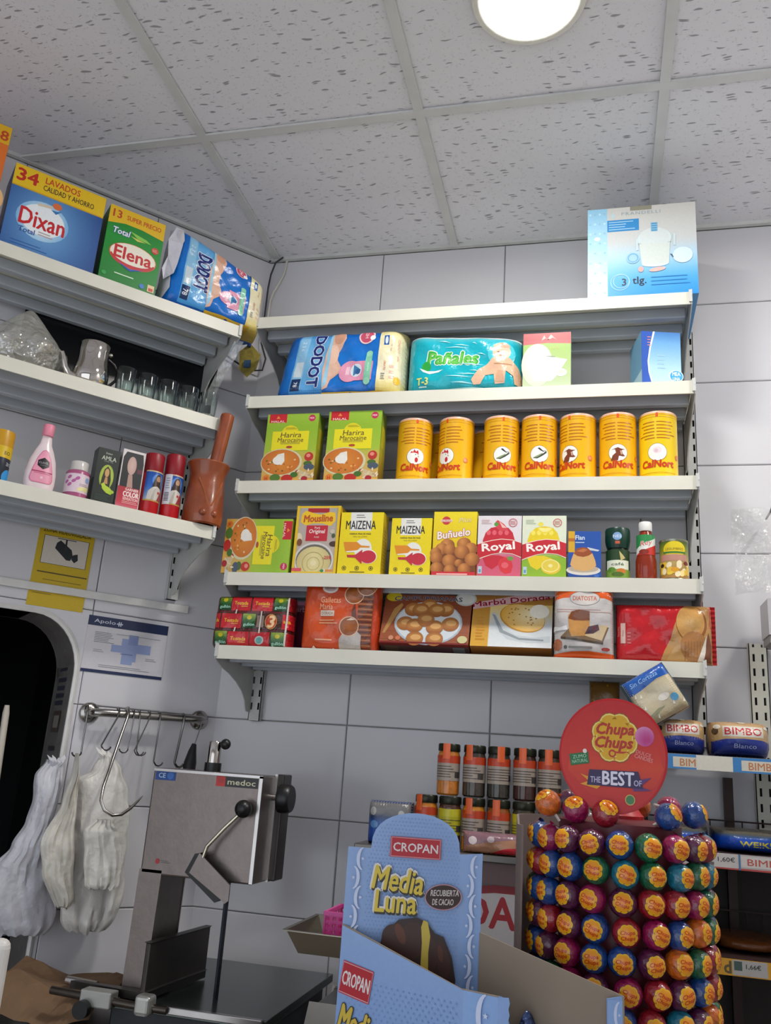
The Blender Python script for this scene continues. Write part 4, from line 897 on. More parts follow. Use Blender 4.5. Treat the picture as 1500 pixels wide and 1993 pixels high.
def redbag_art(a):
    a.R(0, 0, 1, 1, '#b81a22'); a.P([(.45, 0), (.50, .2), (.56, .38), (.60, .6), (.66, .85), (.76, .98), (.98, .98), (1, .6), (1, 0)], '#b88a50')
    a.E(.78, .66, .16, .20, '#8a5428'); a.E(.77, .68, .145, .19, radial(.76, .68, .2, '#d9ac6a', '#c08c4c')); a.P([(.62, .3), (.9, .34), (.92, .0), (.5, 0)], '#c0945a'); a.E(.80, .28, .14, .16, '#a87444')
    for i in range(6): a.P([(.70+.03*i, .02), (.712+.03*i, .02), (.72+.03*i, .36), (.708+.03*i, .36)], '#96683c', 0)
    a.k += 1; a.P([(.84, .05), (.92, .30), (.95, .52), (.98, .30), (.97, .02)], '#7a4a34'); a.P([(.83, .04), (.90, .34), (.93, .48), (.915, .2), (.89, .02)], '#dcd2c4')
    a.R(.05, .30, .10, .64, '#d8b4a8'); a.T('Multipack', .075, .47, .025, '#8a2a24', rot=90); a.T('Panecillos', .03, .5, .03, '#d88a84', rot=90); a.lines(.12, .28, .16, .5, 4, '#d08078', .3)
pillow('toast_bag', 'red bag with a round toast picture hanging past the right shelf end', 'bag', 'B', 1.112, 1.326, YF, SR[4], 0.136, 0.07, '#a8181e', redbag_art, p=7, q=2.3, wr=0.003, seed=6.3, rough=0.18, seal='r')

# ================================================================ SLANTED LEFT WALL: TOP SHELF
def dixan_art(a):
    a.R(0, 0, 1, 1, radial(.42, .40, .75, '#7ab4e2', '#14387e', .8)); a.R(0, .745, 1, 1, '#e8bf16'); a.R(0, .735, 1, .75, '#cfa010')
    a.T('34', .145, .885, .145, '#c02a1c', w=.22, bold=.035).T('LAVADOS', .52, .925, .075, '#c8451c', w=.38, bold=.02).T('CALIDAD Y AHORRO', .60, .83, .065, '#2a2a24', w=.56, bold=.01)
    a.E(.38, .42, .28, .24, radial(.38, .42, .28, '#f4f8fb', '#7fb8e2', .8)); a.E(.38, .43, .235, .19, '#eef2f4')
    a.T('Dixan', .38, .42, .20, '#c8202a', w=.48, bold=.02); a.E(.50, .66, .05, .04, '#e0703c'); a.P([(.44, .60), (.50, .56), (.56, .62), (.5, .6)], '#3a7ab8'); a.P([(.30, .62), (.45, .645), (.45, .61), (.3, .59)], '#d8c8b0')
    a.T('Total', .24, .255, .06, '#2a4a94', w=.17, bold=.02); a.lines(.36, .24, .52, .30, 2, '#b8a0a0', .4); a.lines(.1, .05, .5, .12, 2, '#2f62b0', .2)
carton('detergent_box', 'blue detergent box with a yellow band reading thirty-four washes', 'box', 'L', -0.842, -0.612, YF, SL[0], 0.236, 0.12, '#1a4288', dixan_art, side=lambda a: a.R(0, 0, 1, 1, '#16356e').R(0, .745, 1, 1, '#c9a414'))
def elena_art(a):
    a.R(0, 0, 1, 1, grad([(0, '#0f7a2a'), (.6, '#14902e'), (1, '#0f7a28')])); a.P([(0, .76), (.3, .81), (.6, .81), (1, .77), (1, 1), (0, 1)], '#e4b818')
    a.T('13', .14, .905, .10, '#c0401c', w=.15, bold=.03).T('SUPER PRECIO', .62, .90, .06, '#c8501c', w=.62, bold=.025)
    a.T('Total', .26, .69, .075, '#e8ecf0', w=.30, bold=.03, shear=.15, out=('#1c3a8a', .09)); a.P([(.4, .74), (.7, .70), (.8, .66), (.55, .67)], '#8cc850'); a.P([(.42, .68), (.7, .655), (.55, .64)], '#d8d060')
    a.E(.52, .415, .42, .24, '#e0602c'); a.E(.52, .42, .405, .225, '#efe6d4'); a.E(.52, .39, .39, .19, '#c8343c', a0=180, a1=360); a.E(.52, .43, .39, .19, '#f2ead8'); a.T('Elena', .52, .43, .155, '#c8242c', w=.66, bold=.03); a.P([(.25, .30), (.5, .25), (.75, .29), (.5, .22)], '#2a5ab0')
    a.E(.88, .60, .065, .065, '#c84a3c'); a.lines(.83, .58, .93, .62, 3, '#f0c0b0', .3); a.lines(.25, .13, .6, .16, 1, '#cfe6c8', .5); a.R(.85, .05, .97, .14, '#e8c89c'); a.R(.87, .06, .95, .10, '#c84a3c'); a.E(.75, .09, .045, .045, '#3a78c0'); a.E(.08, .10, .04, .04, '#2fa04c')
carton('detergent_box', 'green detergent box with a yellow top, second from the nappies', 'box', 'L', -0.598, -0.445, YF, SL[0], 0.228, 0.09, '#0f7028', elena_art, side=lambda a: a.R(0, 0, 1, 1, '#0d5c22').R(0, .8, 1, 1, '#c09a14'))
carton('detergent_box', 'orange detergent box cut off by the left edge of the photo', 'box', 'L', -1.02, -0.868, YF, SL[0], 0.325, 0.10, '#d8641c',
       lambda a: a.R(0, 0, 1, 1, grad([(0, '#c8709a'), (.3, '#e0703c'), (1, '#e8781c')])).R(0, .84, 1, 1, '#e8b418').T('48', .84, .91, .085, '#c8481c', w=.26, bold=.03).E(.8, .35, .3, .3, '#eab87c'), side=lambda a: a.R(0, 0, 1, 1, '#b8883c').R(0, .84, 1, 1, '#d8b040'))
n1 = pillow('nappy_pack', 'blue nappy pack leaning at the corner end of the top left shelf', 'nappy pack', 'L', -0.424, -0.128, -0.300, SL[0], 0.250, 0.15, '#1064ba', lambda a: (nappy_art(a), a.P([(0, .02), (.05, .2), (.03, .5), (.09, .8), (.06, 1), (0, 1)], '#d4d2d8')), p=9, q=2.2, wr=0.0022, seed=7.7, shear=0.05, topdrop=0.085)
MB().add([(-0.151, -0.052, 0.07), (-0.160, -0.055, 0.10), (-0.150, -0.06, 0.14), (-0.156, -0.06, 0.19), (-0.136, -0.05, 0.243), (-0.110, -0.04, 0.249), (-0.118, -0.074, 0.18), (-0.125, -0.076, 0.12), (-0.132, -0.076, 0.085)], [(0, 1, 2, 8), (2, 7, 8), (2, 3, 6, 7), (3, 4, 5, 6)]).obj('torn_flap', mat('#cfcdd6', 0.4, bump=0.4), n1)
# hanging marker and tape in the corner
t = empty('hanging_sticker_strip', (0.012, -0.115, 2.44)); tag(t, 'green and yellow strip hanging at the corner end of the top left shelf', 'strip')
MB().tube([(0.0, 0, .235), (0.002, 0, .20), (-0.002, 0, .14)], [.010, .011, .009], 10).obj('green_tube', mat('#7fb8a4', 0.3), t, True)
MB().tube([(-0.002, 0, .14), (0.0, .0, .10)], [.011, .006], 8).obj('blue_tip', mat('#14397c', 0.4), t, True)
MB().add([(-.035, .01, .09), (.0, .005, .115), (.038, .01, .075), (.030, .01, .028), (.0, .012, .0), (-.030, .012, .03)], [(0, 1, 2, 3, 4, 5)]).obj('yellow_tag', mat('#b8a44c', 0.5, var=0.25, scale=60), t)
MB().box(-.012, .010, .002, .006, .03, .055).obj('blue_mark', mat('#4a6a8c', 0.5), t)
cb = MB().tube([(0.062, -0.012, 2.912), (0.058, -0.015, 2.86), (0.044, -0.018, 2.82), (0.030, -0.02, 2.79), (0.022, -0.02, 2.76), (0.018, -0.02, 2.62)], 0.0038, 8).obj('white_cable', mat('#d3d0c4', 0.45), None, True); tag(cb, 'thin white cable hanging from the ceiling corner', 'cable')
cb = MB().tube([(0.055, -0.03, 2.914), (0.030, -0.03, 2.895), (0.018, -0.03, 2.85), (0.014, -0.03, 2.80), (0.012, -0.028, 2.60), (0.035, -0.03, 2.54), (0.028, -0.03, 2.50), (-0.01, -0.04, 2.495), (-0.05, -0.09, 2.51), (-0.09, -0.14, 2.53)], 0.0030, 8).obj('black_cable', mat('#3a3a3e', 0.5), None, True); tag(cb, 'thin dark cable looping down behind the corner shelf ends', 'cable')

# ---------------------------------------------------------------- second left shelf: bag, teapot, glasses, dark panel
bp_ = MB().box(-0.72, -0.150, -0.041, -0.033, SL[1]+.0005, 2.458).obj('blackboard', mat('#141519', 0.25), bevel=0.002); bp_.rotation_euler[2] = LROT
tag(bp_, 'flat black board standing upright behind the tea glasses', 'board')
def lump(rx, ry, rz_, seed, peak=0.0, nu=40, nv=24, amp=0.10):
    mb = MB(); vs = []; fs = []
    for j in range(nv+1):
        t = math.pi*j/nv
        for k in range(nu):
            a = 2*math.pi*k/nu; n = 1+amp*(math.sin(3*a+seed+2*t)*math.sin(4*t+seed)+.6*math.sin(7*a-3*t+seed*2)+.4*math.sin(11*a+9*t))*math.sin(t)
            z = -math.cos(t); w = math.sin(t)*n
            if z > 0: w *= (1-peak*z*.55); z = z*(1+peak*.25*z)
            vs.append((rx*w*math.cos(a), ry*w*math.sin(a), max(-0.82, z)*rz_))
    for j in range(nv):
        for k in range(nu): fs.append((j*nu+k, j*nu+(k+1) % nu, (j+1)*nu+(k+1) % nu, (j+1)*nu+k))
    return mb.add(vs, fs)
t = put(empty('bag_of_cutlery'), 'L', -0.724, -0.195, SL[1]+0.0005); tag(t, 'crumpled clear plastic bag filled with shiny metal ware', 'bag')
o = lump(.102, .085, .088, 1.3, 1.15).obj('film_bag', film('#d8d6cc', 0.34, 0.22, 0.10, 0.9, 40), t, True); o.location.z = .0723
rnd = random.Random(12)
for i in range(9):
    o = MB().lathe([(.003, 0), (.012, .001), (.016, .006), (.0165, .009), (.0150, .009), (.012, .004), (.002, .003)], 16).obj('small_dish', mat('#b8b09a', 0.18, 0.95, var=0.1), t, True)
    o.location = (rnd.uniform(-.055, .05), rnd.uniform(-.05, .03), rnd.uniform(.012, .095)); o.rotation_euler = (rnd.uniform(-1.2, 1.2), rnd.uniform(-1.2, 1.2), 0)
CHROME = mat('#cfc9c2', 0.07, 1.0, var=0.05)
t = put(empty('metal_teapot'), 'L', -0.563, -0.245, SL[1]+0.0005); tag(t, 'polished steel teapot with a curved spout beside the tea glasses', 'teapot')
MB().lathe([(.034, 0), (.038, .003), (.0435, .014), (.0455, .030), (.0440, .046), (.0395, .064), (.0375, .080), (.0375, .098), (.0385, .120), (.0375, .122), (.035, .120), (.033, .10), (.031, .08)], 40, cap=False).obj('pot_body', CHROME, t, True)
MB().tube([(-.042, -.005, .018), (-.057, -.008, .022), (-.066, -.010, .036), (-.073, -.011, .058), (-.080, -.012, .074)], [.013, .011, .008, .006, .0045], 12).obj('spout', CHROME, t, True)
MB().tube([(.036, .002, .096), (.056, .004, .086), (.068, .005, .070), (.066, .005, .045), (.052, .004, .026), (.043, .002, .022)], .0042, 10).obj('handle', mat('#2c2a2a', 0.25, 0.6), t, True)
MB().lathe([(.0365, .119), (.036, .122), (.028, .124), (.012, .1255), (.0005, .126)], 32, cap=False).obj('lid', CHROME, t, True)
MB().ball((.042, .0, .108), .006).obj('hinge', CHROME, t, True)
GLASS = mat('#e8f0ee', 0.02, 0, var=0.0, trans=1.0, ior=1.30)
def glass_mesh():
    return MB().lathe([(.019, 0), (.0215, .002), (.0222, .014), (.0255, .062), (.0262, .074), (.0250, .074), (.0243, .062), (.0205, .012), (.010, .008), (.0005, .008)], 28, cap=False)
g0 = None
gl = [(-.478, -.262, 'nearest the teapot in the front row'), (-.420, -.262, 'second of the front row from the teapot'), (-.362, -.262, 'third of the front row from the teapot'), (-.304, -.262, 'fourth of the front row from the teapot'), (-.246, -.262, 'at the corner end of the front row'),
      (-.450, -.200, 'nearest the teapot in the back row'), (-.391, -.200, 'second of the back row from the teapot'), (-.333, -.200, 'third of the back row from the teapot'), (-.275, -.200, 'at the corner end of the back row')]
for x, y, lb in gl:
    if g0 is None: g0 = o = glass_mesh().obj('tea_glass', GLASS, None, True)
    else: o = bpy.data.objects.new('tea_glass', g0.data); COL.objects.link(o)
    put(o, 'L', x, y, SL[1]+0.0005); tag(o, 'small clear tea glass, '+lb, 'glass', 'tea glasses')
mb = MB(); pts = [(-.222, -.285, 2.440), (-.236, -.28, 2.39), (-.256, -.26, 2.33), (-.262, -.235, 2.29), (-.250, -.20, 2.258)]
for x, y, z in pts: mb.v += [(x-.014, y, z), (x+.016, y+.01, z+.008)]
mb.f = [(2*i, 2*i+1, 2*i+3, 2*i+2) for i in range(len(pts)-1)]
o = mb.obj('plastic_strip', film('#dfe4e4', 0.30, 0.2), None, True); o.rotation_euler[2] = LROT; o.location = EX*0.035; tag(o, 'clear plastic strip hanging from the corner end of the top left shelf', 'strip')

# ---------------------------------------------------------------- third left shelf
t = put(empty('spray_can'), 'L', -0.738, -0.258, SL[2]+0.0005); tag(t, 'dark spray can with a yellow cap at the left photo edge', 'spray can')
MB().lathe([(.026, 0), (.0275, .002), (.0275, .086), (.026, .09)], 28).obj('can_body', mat('#2c2f3c', 0.3), t, True)
MB().lathe([(.0275, .086), (.0278, .088), (.0275, .122), (.0262, .127), (.001, .128)], 28).obj('cap', mat('#c8941c', 0.35), t, True)
a = Art(.10, .085); a.R(0, .66, 1, 1, '#d8b41c'); a.T('EO', .62, .80, .1, '#4a441c', bold=.02); a.E(.75, .12, .18, .2, '#2f94d8'); a.T('AXE' if False else 'ao', .72, .5, .1, '#b8bcc4')
a.obj('label', t, lambda x, y, e: on_cyl(.0276, .1)(x-.05, y+.002, e), maxlen=.0035)
t = put(empty('nail_polish_remover'), 'L', -0.640, -0.262, SL[2]+0.0005); tag(t, 'pale pink nail polish remover bottle with a pink cap', 'bottle')
o = MB().lathe([(.028, 0), (.034, .004), (.0365, .022), (.0362, .045), (.031, .078), (.022, .104), (.0145, .120), (.0118, .138), (.0118, .144)], 32).obj('bottle_body', mat('#e6d3d6', 0.25, coat=.2), t, True); o.scale = (1, .55, 1)
MB().lathe([(.0128, .142), (.0135, .143), (.0135, .170), (.012, .172), (.001, .172)], 24).obj('cap', mat('#e88aa0', 0.4), t, True)
a = Art(.054, .085); a.P([(.5, 1), (.62, .96), (.78, .75), (.93, .40), (1, .12), (.96, .04), (.85, 0), (.15, 0), (.04, .04), (0, .12), (.07, .40), (.22, .75), (.38, .96)], '#d86a90'); a.P([(.5, .98), (.61, .94), (.76, .74), (.90, .40), (.97, .12), (.93, .05), (.84, .02), (.16, .02), (.07, .05), (.03, .12), (.10, .40), (.24, .74), (.39, .94)], '#ea9ab2')
a.P([(.5, .76), (.75, .66), (.75, .5), (.5, .40), (.25, .5), (.25, .66)], '#1c1a1c'); a.T('Cuétara' if False else 'CLAVEL', .5, .60, .06, '#b8b4b8', w=.4).T('polish', .5, .52, .04, '#908c90', w=.25); a.R(.06, .31, .94, .345, '#a83a60'); a.R(.15, .27, .85, .285, '#c8587c'); a.E(.5, .15, .06, .06, '#f2ccd4')
def on_bottle(x, y, e):
    zz = y+.018; R = .0365 if zz < .045 else .0362-(zz-.045)*.165
    u = max(-.95, min(.95, (x-.027)/R)); return (x-.027, -.55*math.sqrt(max(0, R*R-(x-.027)**2))-.0006-e, zz)
a.obj('label', t, on_bottle, maxlen=.006, rough=.3)
t = put(empty('cream_jar'), 'L', -0.551, -0.256, SL[2]+0.0005); tag(t, 'small pink and white cosmetic jar with a clear lid', 'jar')
MB().lathe([(.027, 0), (.029, .002), (.029, .068), (.0265, .072), (.020, .074)], 28).obj('jar_body', mat('#a8567c', 0.25), t, True)
MB().lathe([(.0195, .073), (.0215, .075), (.0215, .096), (.020, .098), (.001, .098)], 24).obj('lid', mat('#cfcac4', 0.2), t, True)
a = Art(.12, .048); a.R(0, 0, 1, 1, '#dfcad4')
for x, y in ((.28, .8), (.38, .6), (.3, .4), (.45, .75), (.22, .55)): a.E(x, y, .05, .035, '#b8609a', 0, rot=35)
a.k += 1; a.E(.66, .72, .05, .06, '#8aa4cc'); a.P([(.45, .08), (.75, .15), (.75, .4), (.5, .28)], '#e4dc9c'); a.lines(.5, .35, .72, .5, 2, '#8a7a80', .3)
a.obj('label', t, lambda x, y, e: on_cyl(.0291, .0)(x-.06, y+.014, e), maxlen=.0035)
def amla_art(a):
    a.R(0, 0, 1, 1, '#16201a'); a.T('Dabur', .5, .915, .03, '#b8bcae', w=.30, bold=.02).T('AMLA', .52, .825, .075, '#c3c6b4', w=.66, bold=.015).T('HAIR OIL', .52, .765, .025, '#8c9084', w=.42)
    a.E(.53, .48, .32, .60, '#9aa848'); a.E(.53, .48, .29, .55, '#a8bc3a'); a.P([(.40, .62), (.53, .68), (.66, .62), (.74, .44), (.72, .28), (.30, .28), (.33, .46)], '#241c16'); a.E(.53, .56, .10, .20, '#c99a62'); a.P([(.48, .48), (.58, .48), (.62, .36), (.44, .36)], '#c08c54'); a.P([(.34, .34), (.45, .38), (.56, .33), (.76, .30), (.9, .24), (.84, .18), (.62, .2), (.45, .25)], '#b4cc34'); a.E(.84, .235, .12, .085, '#a4c42c')
    a.lines(.15, .05, .85, .16, 4, '#3c4c40', .35)
carton('hair_oil_box', 'black hair oil box with a woman in a green oval', 'box', 'L', -0.519, -0.464, YF, SL[2], 0.143, 0.04, '#141a16', amla_art, sideL=lambda a: a.R(0, 0, 1, 1, '#2c3430'))
def dye_art(a):
    a.R(0, 0, 1, 1, '#d8cfce'); a.P([(.04, .28), (.04, .86), (.16, .96), (.9, .96), (.96, .8), (.96, .28)], '#17161a'); a.E(.46, .72, .33, .62, '#1a181c', n=24); a.P([(.36, .58), (.54, .58), (.62, .36), (.36, .36)], '#b08c80'); a.E(.46, .735, .20, .42, radial(.46, .74, .22, '#cfb0a4', '#b8968c')); a.R(.72, .62, .95, .70, '#5a2434')
    a.R(0, 0, 1, .36, grad([(0, '#c87884'), (.1, '#c42c40'), (.36, '#a81a2c')])); a.T('GARNIER', .62, .325, .045, '#f0d4d0', w=.58, bold=.035).T('COLOR', .60, .245, .085, '#f4dcd8', w=.68, bold=.045).T('SENSATION', .60, .165, .05, '#f0c8c4', w=.66, bold=.03); a.lines(.25, .08, .95, .13, 2, '#f0c8c4', .3, .1); a.R(.97, 0, 1, 1, '#d6ccca')
carton('hair_dye_box', 'black and red hair colour box with a blurred portrait', 'box', 'L', -0.458, -0.400, YF, SL[2], 0.155, 0.05, '#cfc6c4', dye_art)
def red_spray(x, y, h, label, ang, bar):
    t = put(empty('air_freshener'), 'L', x, y, SL[2]+0.0005); tag(t, label, 'spray can', 'red air freshener cans')
    R = .0255
    MB().lathe([(.024, 0), (R, .002), (R, h*.66), (.024, h*.675), (.024, h*.69)], 28).obj('can_body', mat('#b8141e', 0.28), t, True)
    MB().lathe([(.0242, h*.68), (.0252, h*.69), (.0252, h*.98), (.0235, h), (.0205, h), (.020, h*.985), (.001, h*.985)], 28).obj('cap', mat('#8c1420', 0.4), t, True)
    a = Art(.066, .082); a.R(0, 0, 1, 1, grad([(0, '#a8b4c8'), (.5, '#2c62b8'), (1, '#1c4a9c')])); a.R(0, .96, 1, 1, '#c8b48c'); a.R(0, 0, 1, .04, '#c0a04c')
    a.E(.52, .70, .24, .26, '#5c8cd0'); a.P([(.40, .78), (.46, .88), (.58, .9), (.66, .80), (.68, .55), (.72, .42), (.30, .40), (.34, .6)], '#3c261c'); a.E(.54, .74, .09, .12, '#b88a6a'); a.P([(.48, .66), (.60, .66), (.56, .56)], '#4a3020')
    a.P([(.14, .04), (.18, .32), (.34, .46), (.5, .5), (.68, .44), (.82, .28), (.86, .04)], '#c9c2b8'); a.P([(.55, .04), (.72, .42), (.84, .26), (.88, .04)], '#9c3c3c'); a.E(.60, .30, .05, .055, '#b82c2c'); a.P([(.3, .04), (.4, .4), (.48, .44), (.42, .04)], '#b0a89e')
    if bar: a.R(0, .0, .30, 1, '#cfcdd2'); a.lines(.06, .1, .24, .4, 6, '#2c2c30', .5, 0); a.lines(.08, .5, .24, .9, 5, '#8a8e9a', .4)
    a.obj('label', t, lambda u, v, e, A=ang: on_cyl(R+.0001, A)(u-.033, v+h*.21, e), maxlen=.0035, rough=.3)
red_spray(-.367, -.259, .166, 'red spray can with a robed figure label, left of the pair', .30, False)
red_spray(-.311, -.259, .178, 'red spray can with a robed figure and barcode label', .10, True)
red_spray(-.288, -.192, .150, 'darker red spray can half hidden behind the pair', .9, True)
WOOD = mat('#8c4526', 0.28, var=0.25, scale=18, bump=0.12, bscale=30, coat=.3)
t = put(empty('wooden_mortar'), 'L', -0.222, -0.268, SL[2]+0.0005); tag(t, 'carved red-brown wooden mortar at the corner end of the shelf', 'mortar')
MB().lathe([(.046, 0), (.051, .004), (.0535, .02), (.053, .05), (.0505, .09), (.0475, .115), (.0465, .13), (.049, .148), (.0545, .163), (.0575, .170), (.0565, .173), (.050, .172), (.044, .16), (.038, .10), (.03, .04), (.002, .03)], 40, cap=False).obj('mortar_body', WOOD, t, True)
mb = MB()
for sx in (-1, 1): mb.tube([on_cyl(.0508, -.05)(sx*.003, .048, 0), on_cyl(.0500, -.05)(sx*.018, .085, 0), on_cyl(.0478, -.05)(sx*.036, .122, 0)], [.0035, .003, .0025], 6)
mb.obj('carved_ridge', mat('#985028', 0.3, var=0.2), t, True)
for q in (-.35, .25): MB().ball(on_cyl(.049, 0)(q*.05, .028, 0), .011, 12, 8).obj('carved_knob', WOOD, t, True)
t = put(empty('wooden_pestle'), 'L', -0.222, -0.276, SL[2]+0.045); tag(t, 'thick wooden pestle standing in the mortar', 'pestle')
MB().lathe([(.012, 0), (.018, .006), (.0185, .05), (.0175, .14), (.0185, .26), (.0175, .268), (.012, .272), (.001, .273)], 24).obj('pestle_shaft', WOOD, t, True); t.rotation_euler[0] = 0.17; t.rotation_euler[1] = 0.055
# ================================================================ ON THE SLANTED WALL
def lw(o): o.rotation_euler[2] = LROT; return o
# cable trunking and upper trunk joint
tk = lw(MB().box(-1.3, -0.118, -0.020, -0.0103, 1.695, 1.716).obj('cable_trunking', mat('#dedcd8', 0.35), bevel=0.002)); tk.rotation_euler[1] = -0.008; tag(tk, 'white cable trunking running along the wall below the left shelves', 'trunking')
# yellow camera notice
t = lw(MB().box(-0.570, -0.424, -0.0098, -0.0084, 1.652, 1.866).obj('warning_notice', mat('#c9a91c', 0.4))); tag(t, 'yellow video surveillance notice with a camera picture taped to the wall', 'notice')
a = Art(.146, .214); a.R(0, 0, 1, 1, '#d0b01e'); a.T('ZONA VIDEOVIGILADA', .5, .965, .05, '#2c2814', w=.86, bold=.015)
a.R(.10, .54, .92, .90, '#2c2a1c'); a.R(.11, .545, .91, .895, '#d9cfc2'); a.P([(.34, .82), (.40, .86), (.62, .76), (.66, .68), (.62, .62), (.55, .62), (.32, .75)], '#24262a'); a.P([(.66, .70), (.74, .72), (.76, .64), (.7, .6), (.64, .64)], '#24262a'); a.R(.34, .875, .68, .885, '#2c2c2c'); a.P([(.49, .88), (.52, .88), (.53, .74), (.49, .74)], '#2c2c2c')
a.lines(.08, .41, .98, .45, 1, '#5a4c1c', .4, .05); a.lines(.2, .33, .9, .35, 1, '#7a681c', .4, .1); a.lines(.06, .15, .4, .17, 1, '#8a741c', .4); a.R(0, .23, 1, .235, '#a88a14')
a.obj('notice_print', t, lambda x, y, e: (-0.570+x, -.0098-e, 1.652+y), rough=.4)
# blue and white pharmacy-style poster
t = lw(MB().box(-0.404, -0.180, -0.0098, -0.0084, 1.499, 1.650).obj('paper_poster', mat('#cfccd0', 0.45))); tag(t, 'white poster with navy bands and a pale blue cross', 'poster')
a = Art(.224, .151); a.R(0, 0, 1, 1, '#d2cfd3'); a.R(0, .825, 1, 1, '#1d2c52'); a.R(.0, 0, 1, .055, '#1d2c52'); a.T('Apolo', .20, .905, .085, '#cfd4e2', w=.26, bold=.01); a.R(.345, .895, .42, .915, '#cfd4e2'); a.R(.365, .865, .38, .945, '#cfd4e2'); a.R(.39, .865, .402, .945, '#cfd4e2')
a.P([(.52, .74), (.64, .74), (.64, .585), (.81, .585), (.81, .42), (.64, .42), (.64, .26), (.60, .26), (.60, .20), (.46, .20), (.46, .40), (.32, .40), (.32, .53), (.44, .53), (.44, .66), (.52, .66)], '#93a2cc'); a.R(.52, .56, .64, .74, '#8494c2')
a.lines(.10, .53, .36, .73, 7, '#5a5a64', .25, .4); a.lines(.36, .70, .92, .74, 1, '#9a9aa4', .3, .05); a.lines(.11, .36, .24, .42, 2, '#8a8a92', .3); a.lines(.76, .30, .9, .36, 2, '#8a8a92', .3); a.lines(.44, .36, .6, .40, 1, '#5c6c9c', .3); a.lines(.2, .10, .85, .16, 2, '#8a8a92', .25)
a.obj('poster_print', t, lambda x, y, e: (-0.404+x, -.0098-e, 1.499+y), rough=.4)
# steel hook rail
STEEL = mat('#a9a5a0', 0.22, 1.0, var=0.08); WIRE = mat('#7c7a78', 0.25, 1.0)
t = lw(empty('hook_rail')); tag(t, 'round steel rail on the wall under the poster', 'rail')
MB().tube([(-.362, -.010, 1.394), (-.362, -.040, 1.394), (-.356, -.054, 1.394), (-.340, -.060, 1.395), (-.30, -.060, 1.396), (-.10, -.060, 1.400), (-.075, -.060, 1.4005), (-.060, -.054, 1.401), (-.054, -.040, 1.401), (-.054, -.010, 1.401)], .0105, 14).obj('bar', STEEL, t, True)
for x, z in ((-.362, 1.394), (-.054, 1.401)):
    o = MB().lathe([(.027, 0), (.027, .003), (.024, .008), (.013, .012), (.011, .012)], 28).obj('wall_flange', STEEL, t, True); o.location = (x, -.0085, z); o.rotation_euler[0] = math.pi/2
def wire_hook(x, dz, dx, r, flip, label, dy=0.0, big=1.0):
    """S-hook hung over the rail at x; dx leans its foot sideways"""
    z0 = 1.398; p = []
    for i in range(7): q = math.radians(200-40*i*0.92); p.append((x, -.060-.0125*math.cos(q)*-1, z0+.0125*math.sin(q)+.001))
    p = [(x, -.060+.0135*math.cos(math.radians(w)), z0+.0135*math.sin(math.radians(w))) for w in (-30, 10, 50, 90, 130, 170)]
    bx, by, bz = x+dx, -.074+dy, z0-dz
    p += [(x+dx*.1, -.074, z0-.012), (bx, by, bz)]
    hr = .012*big
    for w in (200, 240, 280, 320, 350): q = math.radians(w); p.append((bx+flip*(hr+hr*math.cos(q)), by-.004, bz+hr*math.sin(q)))
    o = lw(MB().tube(p, r, 7).obj('wire_hook', WIRE, None, True)); tag(o, label, 'hook', 'hooks on the rail'); return o
wire_hook(-.384, .105, .0, .0022, -1, 'wire hook at the left rail end carrying the grey bag')
wire_hook(-.302, .085, -.034, .0022, 1, 'wire hook left of the big meat hook')
wire_hook(-.262, .088, -.004, .0018, -1, 'thin wire hook just right of the big meat hook')
wire_hook(-.246, .092, .004, .0018, 1, 'thin wire hook, second right of the big meat hook')
wire_hook(-.218, .092, -.030, .0018, 1, 'thin wire hook slanting left, third right of the big meat hook')
wire_hook(-.190, .115, -.002, .0022, 1, 'straight wire hook hanging behind the saw top, left one')
wire_hook(-.122, .115, -.012, .0034, 1, 'thicker steel hook hanging behind the saw top, right one')
o = lw(MB().tube([(-.278, -.045, 1.404), (-.278, -.054, 1.413), (-.278, -.066, 1.413), (-.279, -.077, 1.402), (-.283, -.085, 1.386), (-.300, -.105, 1.335), (-.315, -.125, 1.290), (-.330, -.150, 1.250), (-.345, -.175, 1.215), (-.350, -.188, 1.185), (-.340, -.196, 1.163), (-.320, -.199, 1.152), (-.298, -.200, 1.155), (-.278, -.200, 1.170), (-.262, -.200, 1.188), (-.252, -.200, 1.200)], [.004]*14+[.003, .001], 10).obj('meat_hook', STEEL, None, True)); tag(o, 'large steel meat hook stuck through the white bag', 'hook', 'hooks on the rail')
t = lw(empty('knife_steel')); tag(t, 'black-handled tool hanging at the right rail end behind the saw', 'tool')
MB().tube([(-.070, -.075, 1.396), (-.082, -.080, 1.350), (-.088, -.080, 1.328)], .0018, 6).obj('wire_loop', WIRE, t, True)
MB().tube([(-.087, -.080, 1.335), (-.090, -.080, 1.315), (-.093, -.082, 1.285), (-.096, -.084, 1.22)], [.006, .011, .017, .016], 10).obj('handle', mat('#17171a', 0.5), t, True)
